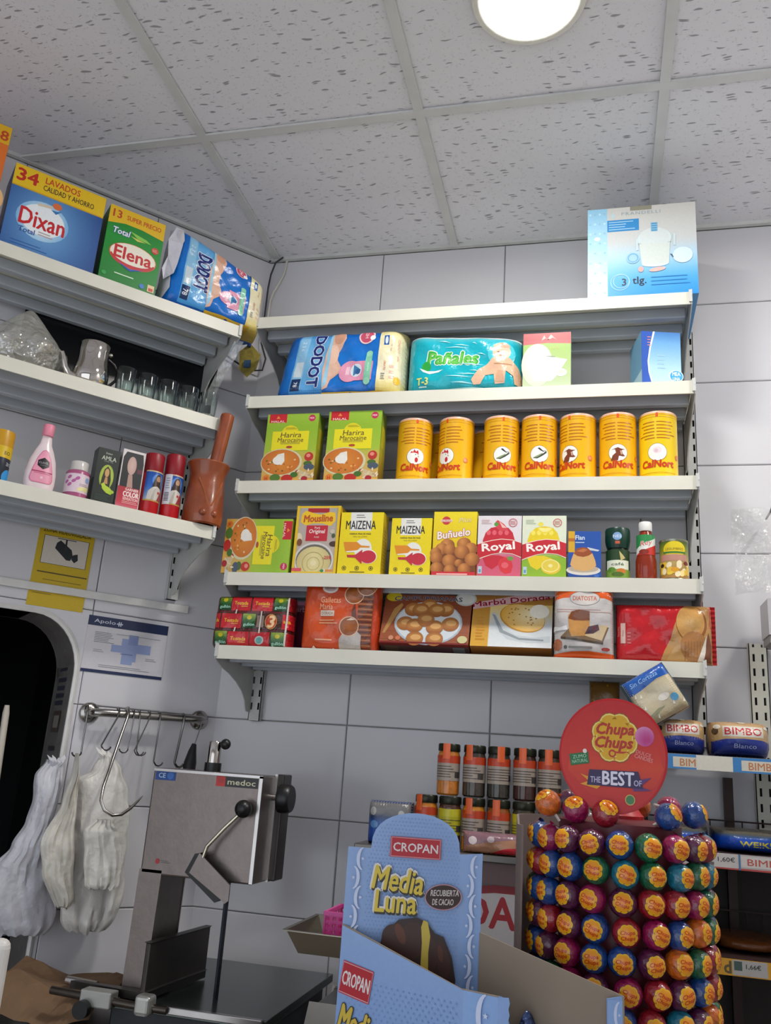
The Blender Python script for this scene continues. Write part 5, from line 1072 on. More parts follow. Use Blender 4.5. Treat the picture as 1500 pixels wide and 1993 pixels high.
# hanging plastic bags
def ipol(pts, v):
    """pts: (s, z) from top to bottom; value of s at height z"""
    if v >= pts[0][1]: return pts[0][0]
    for (a, za), (b, zb) in zip(pts, pts[1:]):
        if v >= zb: t_ = (za-v)/max(1e-6, za-zb); t_ = t_*t_*(3-2*t_); return a+(b-a)*t_
    return pts[-1][0]
def hung_bag(label, lft, rgt, y, hd, col, seed, fr=1.0, gloss=.36):
    """limp plastic bag: real outline in the wall's frame, body with depth, skin pulled into downward creases"""
    zt, zb = max(lft[0][1], rgt[0][1]), min(lft[-1][1], rgt[-1][1]); nu, nv = 64, 64; mb = MB(); vs = []
    for j in range(nv+1):
        v = j/nv; z = zt+(zb-zt)*v; xl, xr = -ipol(lft, z), -ipol(rgt, z); c, h = (xl+xr)/2, (xr-xl)/2
        for k in range(nu):
            q = 2*math.pi*k/nu; ux, uy = math.cos(q), math.sin(q)
            P = Vector((ux*1.5*fr+seed+z*2, uy*1.5+seed*2, z*9.0-ux*1.2))
            cr = noise.ridged_multi_fractal(P, 0.9, 2.1, 4, 1.0, 2.0)-1.0+.8*noise.noise(Vector((ux*5+z*6, uy*5, z*4+seed)))
            lo = noise.noise(Vector((ux*1.2-seed, uy*1.2, z*9+seed)))
            f = 1+.26*lo+.085*cr; f *= .35+.65*min(1, v*5+.15)
            bot = 1 if v < .93 else 1-((v-.93)/.07)**2*.3
            vs.append((c+h*ux*(1+.06*lo+.035*cr)*bot, y+hd*uy*f*bot+.010*noise.noise(Vector((ux*4, z*14, seed))), z+.010*noise.noise(Vector((ux*3+seed, uy*3, 1)))*v))
    fs = [(j*nu+k, j*nu+(k+1) % nu, (j+1)*nu+(k+1) % nu, (j+1)*nu+k) for j in range(nv) for k in range(nu)]+[tuple(range(nv*nu, (nv+1)*nu))]
    o = lw(mb.add(vs, fs).obj('plastic_bag', mat(col, gloss, var=0.10, scale=16, bump=0.55, bscale=34), None, True)); tag(o, label, 'bag', 'plastic bags hanging from the rail')
    return o
def tuft(o, x, y, z, col, seed, n=6, sc=1.0):
    """crumpled gathered mouth of a bag"""
    rnd = random.Random(seed); mb = MB()
    for i in range(n):
        q = (i/(n-1)-.5)*2.0+rnd.uniform(-.2, .2); h = rnd.uniform(.035, .06)*sc; w = .011*sc
        mb.add([(x-.006, y, z-.03), (x+math.sin(q)*h*.6-w, y-.012, z+h*.35), (x+math.sin(q)*h-w*.3, y-.004, z+h*.8), (x+math.sin(q)*h*.8+w, y-.010, z+h*.5), (x+math.sin(q)*h*.5+w, y-.016, z+h*.1)], [(0, 1, 2, 3, 4)])
    mb.obj('bag_mouth', mat(col, 0.4, bump=0.5), o)
b1 = hung_bag('grey-white translucent bag hanging farthest left, by the doorway', [(.468, 1.270), (.489, 1.231), (.484, 1.172), (.490, 1.125), (.515, 1.067), (.543, 1.022), (.548, .945), (.524, .880)], [(.426, 1.270), (.417, 1.235), (.424, 1.174), (.428, 1.08), (.412, .988), (.385, .92), (.385, .875)], -.085, .034, '#c4c3ca', 1.0)
tuft(b1, -.447, -.088, 1.262, '#c4c3ca', 3, 4, .5)
b2 = hung_bag('cream strip-like bag hanging between the two bigger bags', [(.420, 1.290), (.419, 1.248), (.434, 1.176), (.466, 1.083), (.453, 1.027), (.414, .945)], [(.411, 1.290), (.403, 1.225), (.397, 1.131), (.384, 1.039), (.368, .945)], -.160, .020, '#d4cfc4', 2.3, 1.3)
b3 = hung_bag('white bag pierced by the big meat hook, nearest the saw', [(.345, 1.292), (.360, 1.251), (.398, 1.225), (.396, 1.153), (.370, 1.025), (.388, .968), (.376, .882)], [(.312, 1.292), (.285, 1.256), (.262, 1.206), (.246, 1.133), (.244, 1.037), (.232, .965), (.245, .890)], -.105, .036, '#dcd8d2', 4.1)
tuft(b3, -.330, -.108, 1.283, '#dcd8d2', 8, 4, .55)
b4 = hung_bag('short white bag bundle hanging in front of the pierced bag', [(.352, 1.140), (.376, 1.115), (.366, 1.06), (.352, .985)], [(.308, 1.140), (.286, 1.10), (.266, 1.04), (.268, .985)], -.172, .018, '#e2ded6', 5.7, 1.2)

# ================================================================ BAND SAW
BRUSH = mat('#7e7470', 0.34, 0.85, var=0.06, scale=40, bump=0.03, bscale=120); DKST = mat('#4a4745', 0.35, 0.85, var=0.08); EDGE = mat('#b9b5b2', 0.25, 0.95); BLK = mat('#121315', 0.35)
t = empty('bone_saw', (0, 0, FLOOR)); tag(t, 'steel bone-cutting band saw standing in the corner under the hook rail', 'saw')
def sw(mb, name, m_, par=t, **k): o = mb.obj(name, m_, par, **k); o.location.z = -FLOOR if par is t else 0; return o
YS0, YS1 = -.53, -.385
hd = sw(MB().box(.106, .366, YS0, YS1, 1.052, 1.272), 'wheel_housing', BRUSH, bevel=.004)
mb = MB(); mb.box(.359, .3665, YS0-.003, YS0, 1.054, 1.270); mb.box(.108, .3665, YS0-.003, YS0, 1.2655, 1.271); mb.obj('cover_edge', EDGE, hd)
mb = MB(); mb.box(.366, .372, -.455, -.44, 1.052, 1.276); mb.obj('hinge_strip', EDGE, hd)
sw(MB().box(.3665, .382, -.440, -.386, 1.052, 1.276), 'rear_cover', DKST, bevel=.003)
sw(MB().prism([(.102, .80), (.150, .80), (.155, 1.06), (.106, 1.06)], YS0, YS1-.02, 'y'), 'column', BRUSH, bevel=.002)
k = sw(MB().lathe([(.030, 0), (.031, .004), (.031, .022), (.027, .028), (.001, .028)], 28), 'tension_knob', BLK, smooth=True); k.location = (.385, -.465, 1.226-FLOOR); k.rotation_euler[1] = math.pi/2
o = MB().lathe([(.006, -.024), (.006, 0)], 12).obj('knob_shaft', EDGE, k)
a = Art(.049, .020); a.R(0, 0, 1, 1, '#0f3f86'); a.T('CE', .33, .5, .5, '#a8c0dc', bold=.02); a.E(.74, .5, .16, .16, '#2c62b0')
a.obj('conformity_sticker', hd, lambda x, y, e: (.112+x, YS0-.0005-e, 1.247+y))
a = Art(.098, .021); a.R(0, 0, 1, 1, '#1a1a17'); a.R(0, 0, .22, 1, '#b8241e'); a.lines(.05, .3, .18, .7, 3, '#8a1a18', .4, 0); a.T('medoc', .61, .5, .55, '#c8c4a4', w=.66, bold=.02)
a.obj('maker_badge', hd, lambda x, y, e: (.258+x, YS0-.0005-e, 1.2435+y))
a = Art(.04, .016); a.E(.2, .5, .12, .14, '#a8262a'); a.lines(.4, .3, .95, .7, 2, '#5c5450', .4); a.obj('warning_sticker', hd, lambda x, y, e: (.136+x, YS0-.0005-e, 1.072+y))
lv = sw(MB().tube([(.336, -.545, 1.200), (.300, -.556, 1.160), (.268, -.560, 1.122), (.262, -.560, 1.100)], .0042, 10), 'guide_lever', mat('#c8c2ae', .2, 1.0), smooth=True)
MB().ball((.337, -.552, 1.202), .0185, 18, 12).obj('lever_ball', BLK, lv, True)
MB().tube([(.337, -.53, 1.202), (.337, -.545, 1.202)], .007, 8).obj('pivot', EDGE, lv)
gd = sw(MB().prism([(.254, 1.108), (.330, 1.052), (.330, 1.022), (.322, 1.016), (.312, 1.024), (.236, 1.068)], -.563, -.559, 'y'), 'blade_guard', BRUSH)
mb = MB(); mb.prism([(.254, 1.108), (.244, 1.106), (.226, 1.068), (.236, 1.068)], -.563, -.535, 'y'); mb.prism([(.226, 1.068), (.236, 1.068), (.312, 1.024), (.300, 1.016)], -.563, -.535, 'y'); mb.obj('guard_lining', BLK, gd)
sw(MB().box(.2855, .2905, -.478, -.462, .815, 1.06), 'blade', mat('#23252c', .3, .9))
sw(MB().lathe([(.0185, 1.272), (.0185, 1.288), (.0150, 1.289), (.0150, 1.336), (.0135, 1.338), (.001, 1.338)], 24, .219, -.47), 'tension_post', mat('#c4bdb6', .12, 1.0), smooth=True)
sw(MB().lathe([(.0192, 1.2715), (.0192, 1.291)], 24, .219, -.47), 'post_collar', BLK, smooth=True)
sw(MB().ball((.246, -.475, 1.333), .0120, 16, 10), 'post_ball', BLK, smooth=True)
tb = sw(MB().box(.090, .437, -.560, -.100, .797, .815), 'saw_table', mat('#5b6261', .22, .9, var=.05), bevel=.002)
mb = MB(); mb.box(.215, .430, -.572, -.561, .804, .818); mb.obj('front_rail', EDGE, tb, bevel=.002)
mb = MB(); mb.tube([(-.030, -.580, .820), (.16, -.585, .815), (.230, -.575, .812)], .008, 12); mb.obj('guide_rod', mat('#4c4640', .3, .9), tb, True)
MB().tube([(-.045, -.500, .822), (.030, -.505, .820)], .009, 12).obj('guide_rod', EDGE, tb, True)
MB().box(.046, .116, -.598, -.566, .803, .834).obj('clamp_block', mat('#a9a9a4', .35, .7), tb, bevel=.003)
MB().lathe([(.0, -.0), (.017, .0), (.017, .016), (.001, .016)], 18).obj('clamp_knob', BLK, tb, True).matrix_local = Matrix.Translation((.060, -.598, .800)) @ Matrix.Rotation(math.pi/2, 4, 'X')
MB().box(.168, .203, -.600, -.566, .800, .838).obj('clamp_block', mat('#b4b4ae', .3, .7), tb, bevel=.008, seg=3)
pp = sw(MB().prism([(.158, -.560), (.170, -.562), (.192, -.312), (.180, -.310)], .834, .927, 'z'), 'pusher_plate', mat('#4a4542', .35, .7), bevel=.003)
MB().prism([(-.01, -.545), (.170, -.562), (.192, -.312), (.165, -.32), (.158, -.535), (.0, -.535)], .8185, .8335, 'z').obj('pusher_base', DKST, pp)
sw(MB().box(.085, .420, -.535, -.12, 0.0+FLOOR, .797), 'base_cabinet', mat('#33363a', .4, .5), bevel=.004)
# kraft paper on the worktop beside the saw
t = MB().prism(clip_left([(-.30, -.60), (.075, -.60), (.075, -.20), (-.30, -.20)], .02), .70, .735, 'z').obj('side_worktop', mat('#77736e', .35, .6), None, bevel=.002); tag(t, 'narrow steel worktop left of the saw, mostly below the frame', 'worktop')
for lx, ly in ((-.26, -.58), (.055, -.58), (-.08, -.24), (.055, -.24)): MB().box(lx-.012, lx+.012, ly-.012, ly+.012, FLOOR, .70).obj('leg', mat('#77736e', .35, .6), t)
mb = MB(); n, m_ = 18, 12; vs = []
for j in range(m_+1):
    for i in range(n+1):
        u, v = i/n, j/m_; x = -.205+.275*u; y = -.59+.29*v
        vs.append((x, y, .762+.012*math.sin(7*u+3*v)+.010*math.sin(13*v-5*u)+.055*max(0, math.sin(math.pi*min(1, v*1.1)))**.5*(1-.15*u)+.016*abs(noise.noise(Vector((u*5, v*6, 2))))))
o = mb.add(vs, [(j*(n+1)+i, j*(n+1)+i+1, (j+1)*(n+1)+i+1, (j+1)*(n+1)+i) for j in range(m_) for i in range(n)]).obj('kraft_paper', mat('#755a41', .75, var=.12, scale=14, bump=.3, bscale=20)); tag(o, 'crumpled brown kraft paper lying left of the saw', 'paper')

# ================================================================ SCALE WITH PAN
t = empty('side_table', (0, 0, FLOOR)); tag(t, 'low steel table holding the weighing scale, below the frame', 'table')
o = MB().box(.56, 1.0, -.92, -.58, .725, .745).obj('table_top', mat('#77736e', .35, .6), t, bevel=.002); o.location.z = -FLOOR
for lx in (.58, .98):
    for ly in (-.9, -.6): o = MB().box(lx-.015, lx+.015, ly-.015, ly+.015, FLOOR, .725).obj('leg', mat('#77736e', .35, .6), t); o.location.z = -FLOOR
t = empty('weighing_scale', (.69, -.75, .7455)); tag(t, 'steel weighing scale with a hanging tray behind the blue display box', 'scale')
mb = MB(); mb.prism([(-.115, 0), (.115, 0), (.100, .172), (-.086, .172)], -.07, .07, 'y'); mb.obj('scale_body', mat('#8d8a84', .35, .8), t, bevel=.006)
o = MB().lathe([(.074, 0), (.078, .004), (.074, .010), (.064, .010), (.060, .004)], 36, cap=False).obj('dial_ring', mat('#b4b2ac', .25, .9), t, True); o.location = (.0, -.071, .075); o.rotation_euler[0] = math.pi/2
o = MB().lathe([(.0, .002), (.066, .002), (.066, 0)], 32, cap=False).obj('dial_glass', mat('#0e1013', .15), t); o.location = (.0, -.0725, .075); o.rotation_euler[0] = math.pi/2
MB().lathe([(.009, .172), (.008, .18), (.008, .252)], 12, -.055, .0).obj('post', mat('#8a857c', .3, .8), t, True)
def tray(w, d, h, e):
    mb = MB(); w2, d2 = w*.82, d*.82
    o_ = [(-w, -d, h), (w, -d, h), (w, d, h), (-w, d, h)]; i_ = [(-w2, -d2, 0), (w2, -d2, 0), (w2, d2, 0), (-w2, d2, 0)]
    mb.add(o_+i_, [(4, 5, 6, 7), (0, 1, 5, 4), (1, 2, 6, 5), (2, 3, 7, 6), (3, 0, 4, 7)])
    L = [(-w-e, -d-e, h), (w+e, -d-e, h), (w+e, d+e, h), (-w-e, d+e, h)]
    mb.add(o_+L, [(0, 1, 5, 4), (1, 2, 6, 5), (2, 3, 7, 6), (3, 0, 4, 7)]); return mb
o = tray(.105, .09, .036, .007).obj('pan', mat('#8a8578', .25, .9), t, weld=True); o.location = (-.030, 0, .250)
sd = o.modifiers.new('s', 'SOLIDIFY'); sd.thickness = .0015
t = empty('pink_basket', (.652, -.745, .9985)); tag(t, 'small pink plastic basket standing in the scale tray', 'basket')
mb = MB(); W2, D2, H2 = .044, .05, .058
for i in range(9):                                    # woven lattice of slats
    u = -W2+2*W2*i/8
    for y in (-D2, D2): mb.box(u-.0025, u+.0025, y-.001, y+.001, 0, H2)
for i in range(7):
    u = -D2+2*D2*i/6
    for x in (-W2, W2): mb.box(x-.001, x+.001, u-.0025, u+.0025, 0, H2)
for i in range(6):
    z = .003+i*.0105
    for y in (-D2, D2): mb.box(-W2, W2, y-.0012, y+.0012, z-.0025, z+.0025)
    for x in (-W2, W2): mb.box(x-.0012, x+.0012, -D2, D2, z-.0025, z+.0025)
mb.obj('lattice', mat('#c23a86', .4), t)
mb = MB(); mb.box(-W2-.003, W2+.003, -D2-.003, -D2+.002, H2-.003, H2+.003); mb.box(-W2-.003, W2+.003, D2-.002, D2+.003, H2-.003, H2+.003); mb.box(-W2-.003, -W2+.002, -D2, D2, H2-.003, H2+.003); mb.box(W2-.002, W2+.003, -D2, D2, H2-.003, H2+.003); mb.obj('rim', mat('#c84a90', .4), t)
MB().box(-W2, W2, -D2, D2, 0, .003).obj('basket_floor', mat('#a82c70', .5), t)

# ================================================================ LOW CABINET WITH JARS
t = empty('counter_cabinet', (0, 0, FLOOR)); tag(t, 'low cabinet with a steel top under the bottom shelf, jars on it', 'cabinet')
def cb_(mb, nm, m_, **k): o = mb.obj(nm, m_, t, **k); o.location.z = -FLOOR; return o
cb_(MB().box(.525, 1.16, -.325, -.012, 1.122, 1.137), 'worktop', mat('#6e6a66', .3, .8), bevel=.002)
fr_ = cb_(MB().box(.545, 1.15, -.305, -.02, FLOOR, 1.122), 'cabinet_body', mat('#57514f', .5), bevel=.003)
a = Art(.605, .33); a.R(0, .0, 1, 1, '#5a5553'); a.R(0, .84, 1, .97, '#6e5556'); a.P([(.12, .45), (.22, .68), (.36, .80), (.5, .835), (.65, .835), (.8, .78), (.92, .62), (.98, .40), (1, 0), (.05, 0)], '#7a1a22'); a.P([(.15, .42), (.25, .64), (.38, .755), (.5, .785), (.65, .785), (.78, .73), (.89, .58), (.95, .38), (.97, 0), (.08, 0)], '#a8a3a4')
a.T('DAN', .532, .665, .185, '#8c1c24', w=.28, bold=.03)
a.obj('front_print', fr_, lambda x, y, e: (.545+x, -.305-e, .80+y), rough=.4)
SPICE = {'lid': mat('#2f3026', .3, .6), 'glass': None}
def spice_jar(x, y, z, label, fill, lab, seal, ang=0.0, h=.116):
    t = empty('spice_jar', (x, y, z+.0004)); tag(t, label, 'jar', 'spice jars'); R = .0265
    MB().lathe([(.023, 0), (R, .004), (R, h*.76), (.0245, h*.83), (.0235, h*.86)], 24).obj('filled_glass', mat(fill, .12, var=.25, scale=90, coat=.4), t, True)
    MB().lathe([(.0255, h*.85), (.0262, h*.86), (.0262, h*.975), (.0245, h), (.001, h)], 24).obj('lid', SPICE['lid'], t, True)
    a = Art(.13, h); a.R(0, .28, 1, .62, lab[0]); a.R(0, .62, 1, .74, lab[1]); a.P([(0, .72), (.1, .76), (.3, .77), (.5, .76), (.7, .77), (.9, .76), (1, .72)], lab[1]); a.lines(.2, .33, .8, .58, 5, lab[2], .3, .4, int(x*1000)); a.R(.66, .34, .78, .46, '#3a3634')
    if seal: a.R(.43, .70, .56, 1.0, '#d2571f')
    a.obj('label', t, lambda u, v, e: on_cyl(.0268, ang)(u-.065, v, e), maxlen=.0035, rough=.3)
OR = ('#978a7e', '#b03a1a', '#4a3e3a'); YE = ('#a8a01c', '#b8b024', '#4a4a20')
ZT = 1.137
lowx = [.679, .735, .7905, .848, .905, .962]; upx = [.727, .788, .845, .905, .961]
for i, x in enumerate(lowx):
    yl = i in (1, 4)
    spice_jar(x, -.272, ZT, 'spice jar in the lower row, %s from the left%s' % (['first', 'second', 'third', 'fourth', 'fifth', 'sixth'][i], ', with a yellow label' if yl else ''), ['#b8701c', '#4a2c20', '#b8761c', '#8a4a1c', '#3a3420', '#5a4a20'][i], YE if yl else OR, not yl, [-.5, 0, -.3, -.1, 0, 0][i])
for i, x in enumerate(upx):
    spice_jar(x, -.270, ZT+.118, 'spice jar in the upper row, %s from the left' % ['first', 'second', 'third', 'fourth', 'fifth'][i], ['#b06a24', '#3a332c', '#33302a', '#3c241e', '#3a2a20'][i], OR, True, [-.05, -.35, .3, -.1, 0][i])
def bluepack(a):
    a.R(0, 0, 1, 1, grad([(0, '#1d3f94'), (.5, '#24509c'), (.62, '#2a3c66'), (.7, '#6a6a6c'), (1, '#7a7876')])); a.T('MARI', .62, .48, .14, '#b8c4d4', w=.34, bold=.03, shear=.2); a.E(.18, .45, .09, .08, '#5a8ac0'); a.E(.15, .75, .07, .09, '#a8a6a4'); a.E(.78, .72, .07, .07, '#b0aeac')
pillow('wet_wipe_pack', 'dark blue film pack at the left end of the cabinet top', 'pack', 'B', .545, .648, -.300, ZT, .095, .07, '#1d3c80', bluepack, p=8, q=2.4, wr=.0015, seed=2.9)
def pastab(a): a.R(0, 0, 1, 1, '#a8785c').P([(0, .3), (.4, .6), (1, .9), (1, 1), (0, 1)], '#8a6670').P([(.4, .08), (1, .1), (1, .45), (.6, .35)], '#b82430').E(.15, .6, .06, .05, '#e0d0d0').E(.4, .7, .05, .04, '#c8b4b8')
pillow('snack_bag', 'flat pinkish snack bag lying in front of the spice jars', 'bag', 'B', .772, .935, -.318, ZT, .045, .055, '#9a6e60', pastab, p=4, q=2.0, wr=.003, seed=8.1)
o = lump(.050, .035, .060, 4.0, .5, amp=.12).obj('clear_bag', film('#c9c8c2', .45, .25, .12, .9, 45), None, True); o.location = (1.035, -.255, ZT+.050); tag(o, 'crumpled clear bag beside the spice jars', 'bag')
for x, s_, lb in ((1.058, 5.5, 'left'), (1.135, 6.5, 'right')):
    pillow('sweet_bag', 'small golden clear-wrapped sweet bag behind the lollipop sign, %s one' % lb, 'bag', 'B', x-.036, x+.036, -.320, ZT, .075, .05, '#a8884c', lambda a: a.R(0, 0, 1, 1, '#9c8450').E(.3, .7, .12, .1, '#d8cfae').E(.7, .5, .1, .1, '#c8b27a').E(.5, .2, .15, .1, '#7a6434'), p=3, q=2, wr=.004, seed=s_, group='sweet bags')

# ================================================================ BREAD RACK
RK = mat('#3c2a28', .5, .3); STRIPB = mat('#2a6ca8', .4)
t = empty('bread_rack', (0, 0, FLOOR)); tag(t, 'bread rack with price strips at the right, behind the lollipop stand', 'rack')
def rk(mb, nm, m_, par=None, **k):
    o = mb.obj(nm, m_, par or t, **k)
    if par is None: o.location.z = -FLOOR
    return o
RX0, RX1 = 1.165, 1.85
for x in (RX0+.012, 1.375, RX1-.012):
    rk(MB().box(x-.010, x+.010, -.055, -.030, FLOOR, 1.34 if x > 1.3 else 1.30), 'post', RK)
def strip_art(kind):
    a = Art(RX1-RX0, .030); L = RX1-RX0
    def f(x): return (x-RX0)/L
    if kind == 1:
        a.R(0, 0, 1, 1, '#2f78b4')
        a.R(f(1.272), .02, f(1.345), 1.0, '#cfcabc', 1)
        for x in (1.225, 1.362, 1.50, 1.64): a.R(f(x), .12, f(x+.085), .82, '#c9c3b4'); a.T('BIMBO', f(x+.045), .45, .5, '#b8703c', w=.09, bold=.015)
        a.R(f(1.272), .0, f(1.345), 1.0, '#d2cdc0')
    elif kind == 2:
        a.R(0, 0, 1, 1, '#b4aeac'); a.R(0, 0, 1, .12, '#a83a34'); a.R(f(1.285), .1, f(1.346), 1, '#bcb6b2'); a.T('1,60€', f(1.324), .60, .34, '#2c2a2a', w=.048, bold=.02); a.R(f(1.3475), .0, f(1.351), 1, '#3c6c94')
        a.R(f(1.29), .2, f(1.30), .4, '#5a5654')
        for x in (1.352, 1.48, 1.61): a.R(f(x), .2, f(x+.10), .9, '#c4bdb8'); a.T('BIMBO', f(x+.05), .55, .42, '#b04a3c', w=.11, bold=.015)
    else:
        a.R(0, 0, 1, 1, '#c8921c'); a.T('dia' if False else 'd', f(1.318), .5, .7, '#5a4a2c', bold=.04); a.R(f(1.327), .06, f(1.392), .98, '#a8a4a2'); a.R(f(1.330), .35, f(1.345), .9, '#3c544c'); a.T('1,66€', f(1.366), .62, .32, '#2c2a2a', w=.040, bold=.02); a.T('ia', f(1.41), .5, .7, '#5a4a2c', bold=.04)
    return a
for i, (z, yb) in enumerate(((1.378, -.355), (1.186, -.355), (.990, -.355))):
    sh = rk(MB().box(RX0, RX1, yb, -.030, z-.008, z), 'rack_shelf', mat('#8a8684', .4, .4) if i == 0 else RK)
    st = rk(MB().box(RX0, RX1, yb-.004, yb-.001, z-.031, z-.001), 'price_strip', [STRIPB, mat('#a8a2a0', .4), mat('#c08c1c', .4)][i], sh)
    strip_art(i+1).obj('strip_print', sh, lambda x, y, e, z=z, yb=yb: (RX0+x, yb-.004-e, z-.031+y), rough=.4)
rk(MB().box(RX0, RX1, -.030, -.024, FLOOR, 1.160), 'back_panel', mat('#2a211f', .6))
def wire(z0, z1, y):
    mb = MB(); x = RX0+.02
    while x < RX1: mb.box(x-.0014, x+.0014, y-.0014, y+.0014, z0, z1); x += .036
    for z in (z0, z1): mb.box(RX0, RX1, y-.0018, y+.0018, z-.0018, z+.0018)
    return mb
for z in (1.186, .990): rk(wire(z, z+.055, -.060), 'wire_guard', mat('#2a1c1a', .45, .5))
def loaf_art(txt):
    def fn(a):
        a.R(0, 0, 1, 1, grad([(0, '#1f2f7c'), (.38, '#26388a'), (.42, '#b89a6c'), (.7, '#caa878'), (1, '#b48c5c')])); a.P([(0, .40), (.2, .47), (.5, .49), (.8, .47), (1, .40), (1, .36), (0, .36)], '#26388a')
        a.R(.17, .54, .83, .82, '#d2cbc0'); a.T('BIMBO', .5, .68, .19, '#b8282c', w=.60, bold=.015); a.T(txt, .52, .30, .11, '#aab4d4', w=.36); a.lines(.1, .08, .9, .14, 1, '#3c4c94', .4); a.E(.07, .68, .04, .06, '#3a3026'); a.E(.10, .80, .05, .04, '#e6ded0'); a.E(.9, .8, .05, .03, '#e2d8c8'); a.E(.5, .93, .07, .02, '#d8c8a8')
    return fn
for x0, x1, lb, tx, sd_ in ((1.196, 1.300, 'sliced bread loaf under the tilted bread pack', 'Blanco', 1.9), (1.310, 1.432, 'sliced bread loaf standing right of the other loaf', 'Blanco', 2.7)):
    pillow('bread_loaf', lb, 'bread', 'B', x0, x1, -.352, 1.378, .078, .24, '#b4946c', loaf_art(tx), p=3.2, q=2.4, wr=.002, seed=sd_, group='bagged loaves', round_=.06)
def whitebread(a):
    a.R(0, 0, 1, 1, '#b9a888'); a.R(.06, .05, .94, .72, grad([(0, '#a89672'), (.5, '#cfc3a8'), (.72, '#bfb292')])); a.P([(0, .68), (.3, .70), (.7, .76), (1, .73), (1, 1), (0, 1)], '#1c56a8'); a.T('Sin Corteza', .45, .86, .09, '#9cc0e2', w=.62, shear=.2)
    a.E(.80, .30, .08, .08, '#4a94bc'); a.E(.62, .40, .12, .07, '#e6dfd2'); a.P([(.1, .18), (.4, .26), (.55, .24), (.3, .16)], '#8c8a6c')
    for x, y in ((.1, .62), (.2, .58), (.3, .1), (.7, .2), (.9, .15), (.15, .35)): a.P([(x, y), (x+.05, y+.06), (x+.04, y-.02)], '#ece6da', 0)
    a.k += 1; a.R(0, 0, .03, 1, '#2a6478'); a.R(.97, 0, 1, 1, '#2a6478')
pk = pillow('bread_pack', 'white crustless bread pack with a blue band tilted on the loaves', 'bread', 'B', 1.168, 1.274, -.365, 1.452, .110, .065, '#1f4c78', whitebread, p=8, q=2.4, wr=.0016, seed=9.1, roll=-.56)
def pastabrown(a):
    a.R(0, 0, 1, 1, '#6a4a1c'); r2 = random.Random(4)
    for i in range(50): a.E(r2.random(), r2.random(), .05, .025, r2.choice(['#a8701c', '#8a5a1c', '#4a3014', '#b8842c']), 0, n=7, rot=r2.random()*180)
pillow('pasta_bag', 'brown pasta bag standing behind the top of the lollipop sign', 'bag', 'B', 1.050, 1.120, -.22, ZT, .405, .08, '#5a3c1c', pastabrown, p=8, q=2.4, wr=.002, seed=3.7)
def weikart(a): a.R(0, 0, 1, 1, grad([(0, '#123c9c'), (.6, '#1648b0'), (.8, '#5a5a54'), (1, '#8a7a5c')])).T('WEIKIS', .62, .42, .22, '#c8bc1c', w=.55, bold=.04)
for x0, x1, lb in ((1.195, 1.300, 'blue bread bag on the middle rack shelf, left of its twin'), (1.308, 1.440, 'blue bread bag with yellow lettering on the middle rack shelf')):
    pillow('bread_bag', lb, 'bread', 'B', x0, x1, -.350, 1.186, .046, .22, '#143c98', weikart, p=3, q=2.2, wr=.002, seed=x0*9, group='blue bread bags')
for x0, x1, lb in ((1.20, 1.31, 'left'), (1.315, 1.43, 'right')):
    pillow('bun_bag', 'dark brown bag on the lowest rack shelf, %s one' % lb, 'bread', 'B', x0, x1, -.30, .990, .03, .18, '#6a3c1c', None, p=3, q=2.2, wr=.002, seed=x0*7, group='bun bags')
# right-hand post with a shelf, package and hanging film
t = put(empty('slotted_post'), 'B', 1.462, 0, 0); tag(t, 'cream slotted wall post at the right photo edge', 'post')
upright_mesh(1.20, 1.672, .044).obj('post_body', CREAM, t); slot_shade_mesh(1.20, 1.672).obj('slot_shade_strip', SHADESLOT, t)
t = MB().box(1.50, 1.95, -.30, -.012, 1.640, 1.655).obj('wall_shelf', CREAM, None, bevel=.002); tag(t, 'cream shelf at the right photo edge carrying an orange pack', 'shelf')
carton('orange_pack', 'white and orange package cut off by the right photo edge', 'packet', 'B', 1.468, 1.60, -.16, 1.6735, .088, .10, '#b8b4b4', lambda a: a.R(0, 0, 1, 1, '#b4b2b6').P([(.12, .2), (.5, .2), (.5, .9), (.2, .85), (.05, .5)], '#c8481c').P([(.1, .1), (.5, .1), (.5, .3), (.2, .4)], '#3a4a9c'), tilt=.0)
MB().box(1.47, 1.60, -.155, -.07, 1.6555, 1.673).obj('package_tray', mat('#8a8684', .5), None)
tag(bpy.data.objects['package_tray'], 'grey tray under the orange package at the right photo edge', 'tray')
mb = MB(); vs = []
for j in range(17):
    for i in range(13):
        u, v = i/12, j/16; vs.append((1.405+.20*u, -.10-.018*math.sin(5*u+7*v)-.012*math.sin(13*u-9*v), 1.800+.205*v-.02*(1-u)*(1-v)))
o = mb.add(vs, [(j*13+i, j*13+i+1, (j+1)*13+i+1, (j+1)*13+i) for j in range(16) for i in range(12)]).obj('hanging_film', film('#e4e2dd', .09, .10, .08, 1.0, 60), None, True); tag(o, 'crinkled clear plastic film hanging at the right photo edge', 'film')
MB().tube([(1.50, -.035, 2.0), (1.50, -.10, 2.0), (1.50, -.125, 2.008)], .003, 6).obj('peg', WIRE, o)
# ================================================================ FRONT COUNTER AND WHAT STANDS ON IT
ZC = 0.800; ZP = 0.900
t = empty('shop_counter', (0, 0, FLOOR)); tag(t, 'shop counter in the foreground, its top just below the frame', 'counter')
o = MB().box(.18, 1.62, -1.55, -.93, ZC-.03, ZC).obj('counter_top', mat('#8a8078', .4), t, bevel=.003); o.location.z = -FLOOR
o = MB().box(.22, 1.58, -1.50, -.97, FLOOR, ZC-.03).obj('counter_base', mat('#6a625c', .6), t); o.location.z = -FLOOR
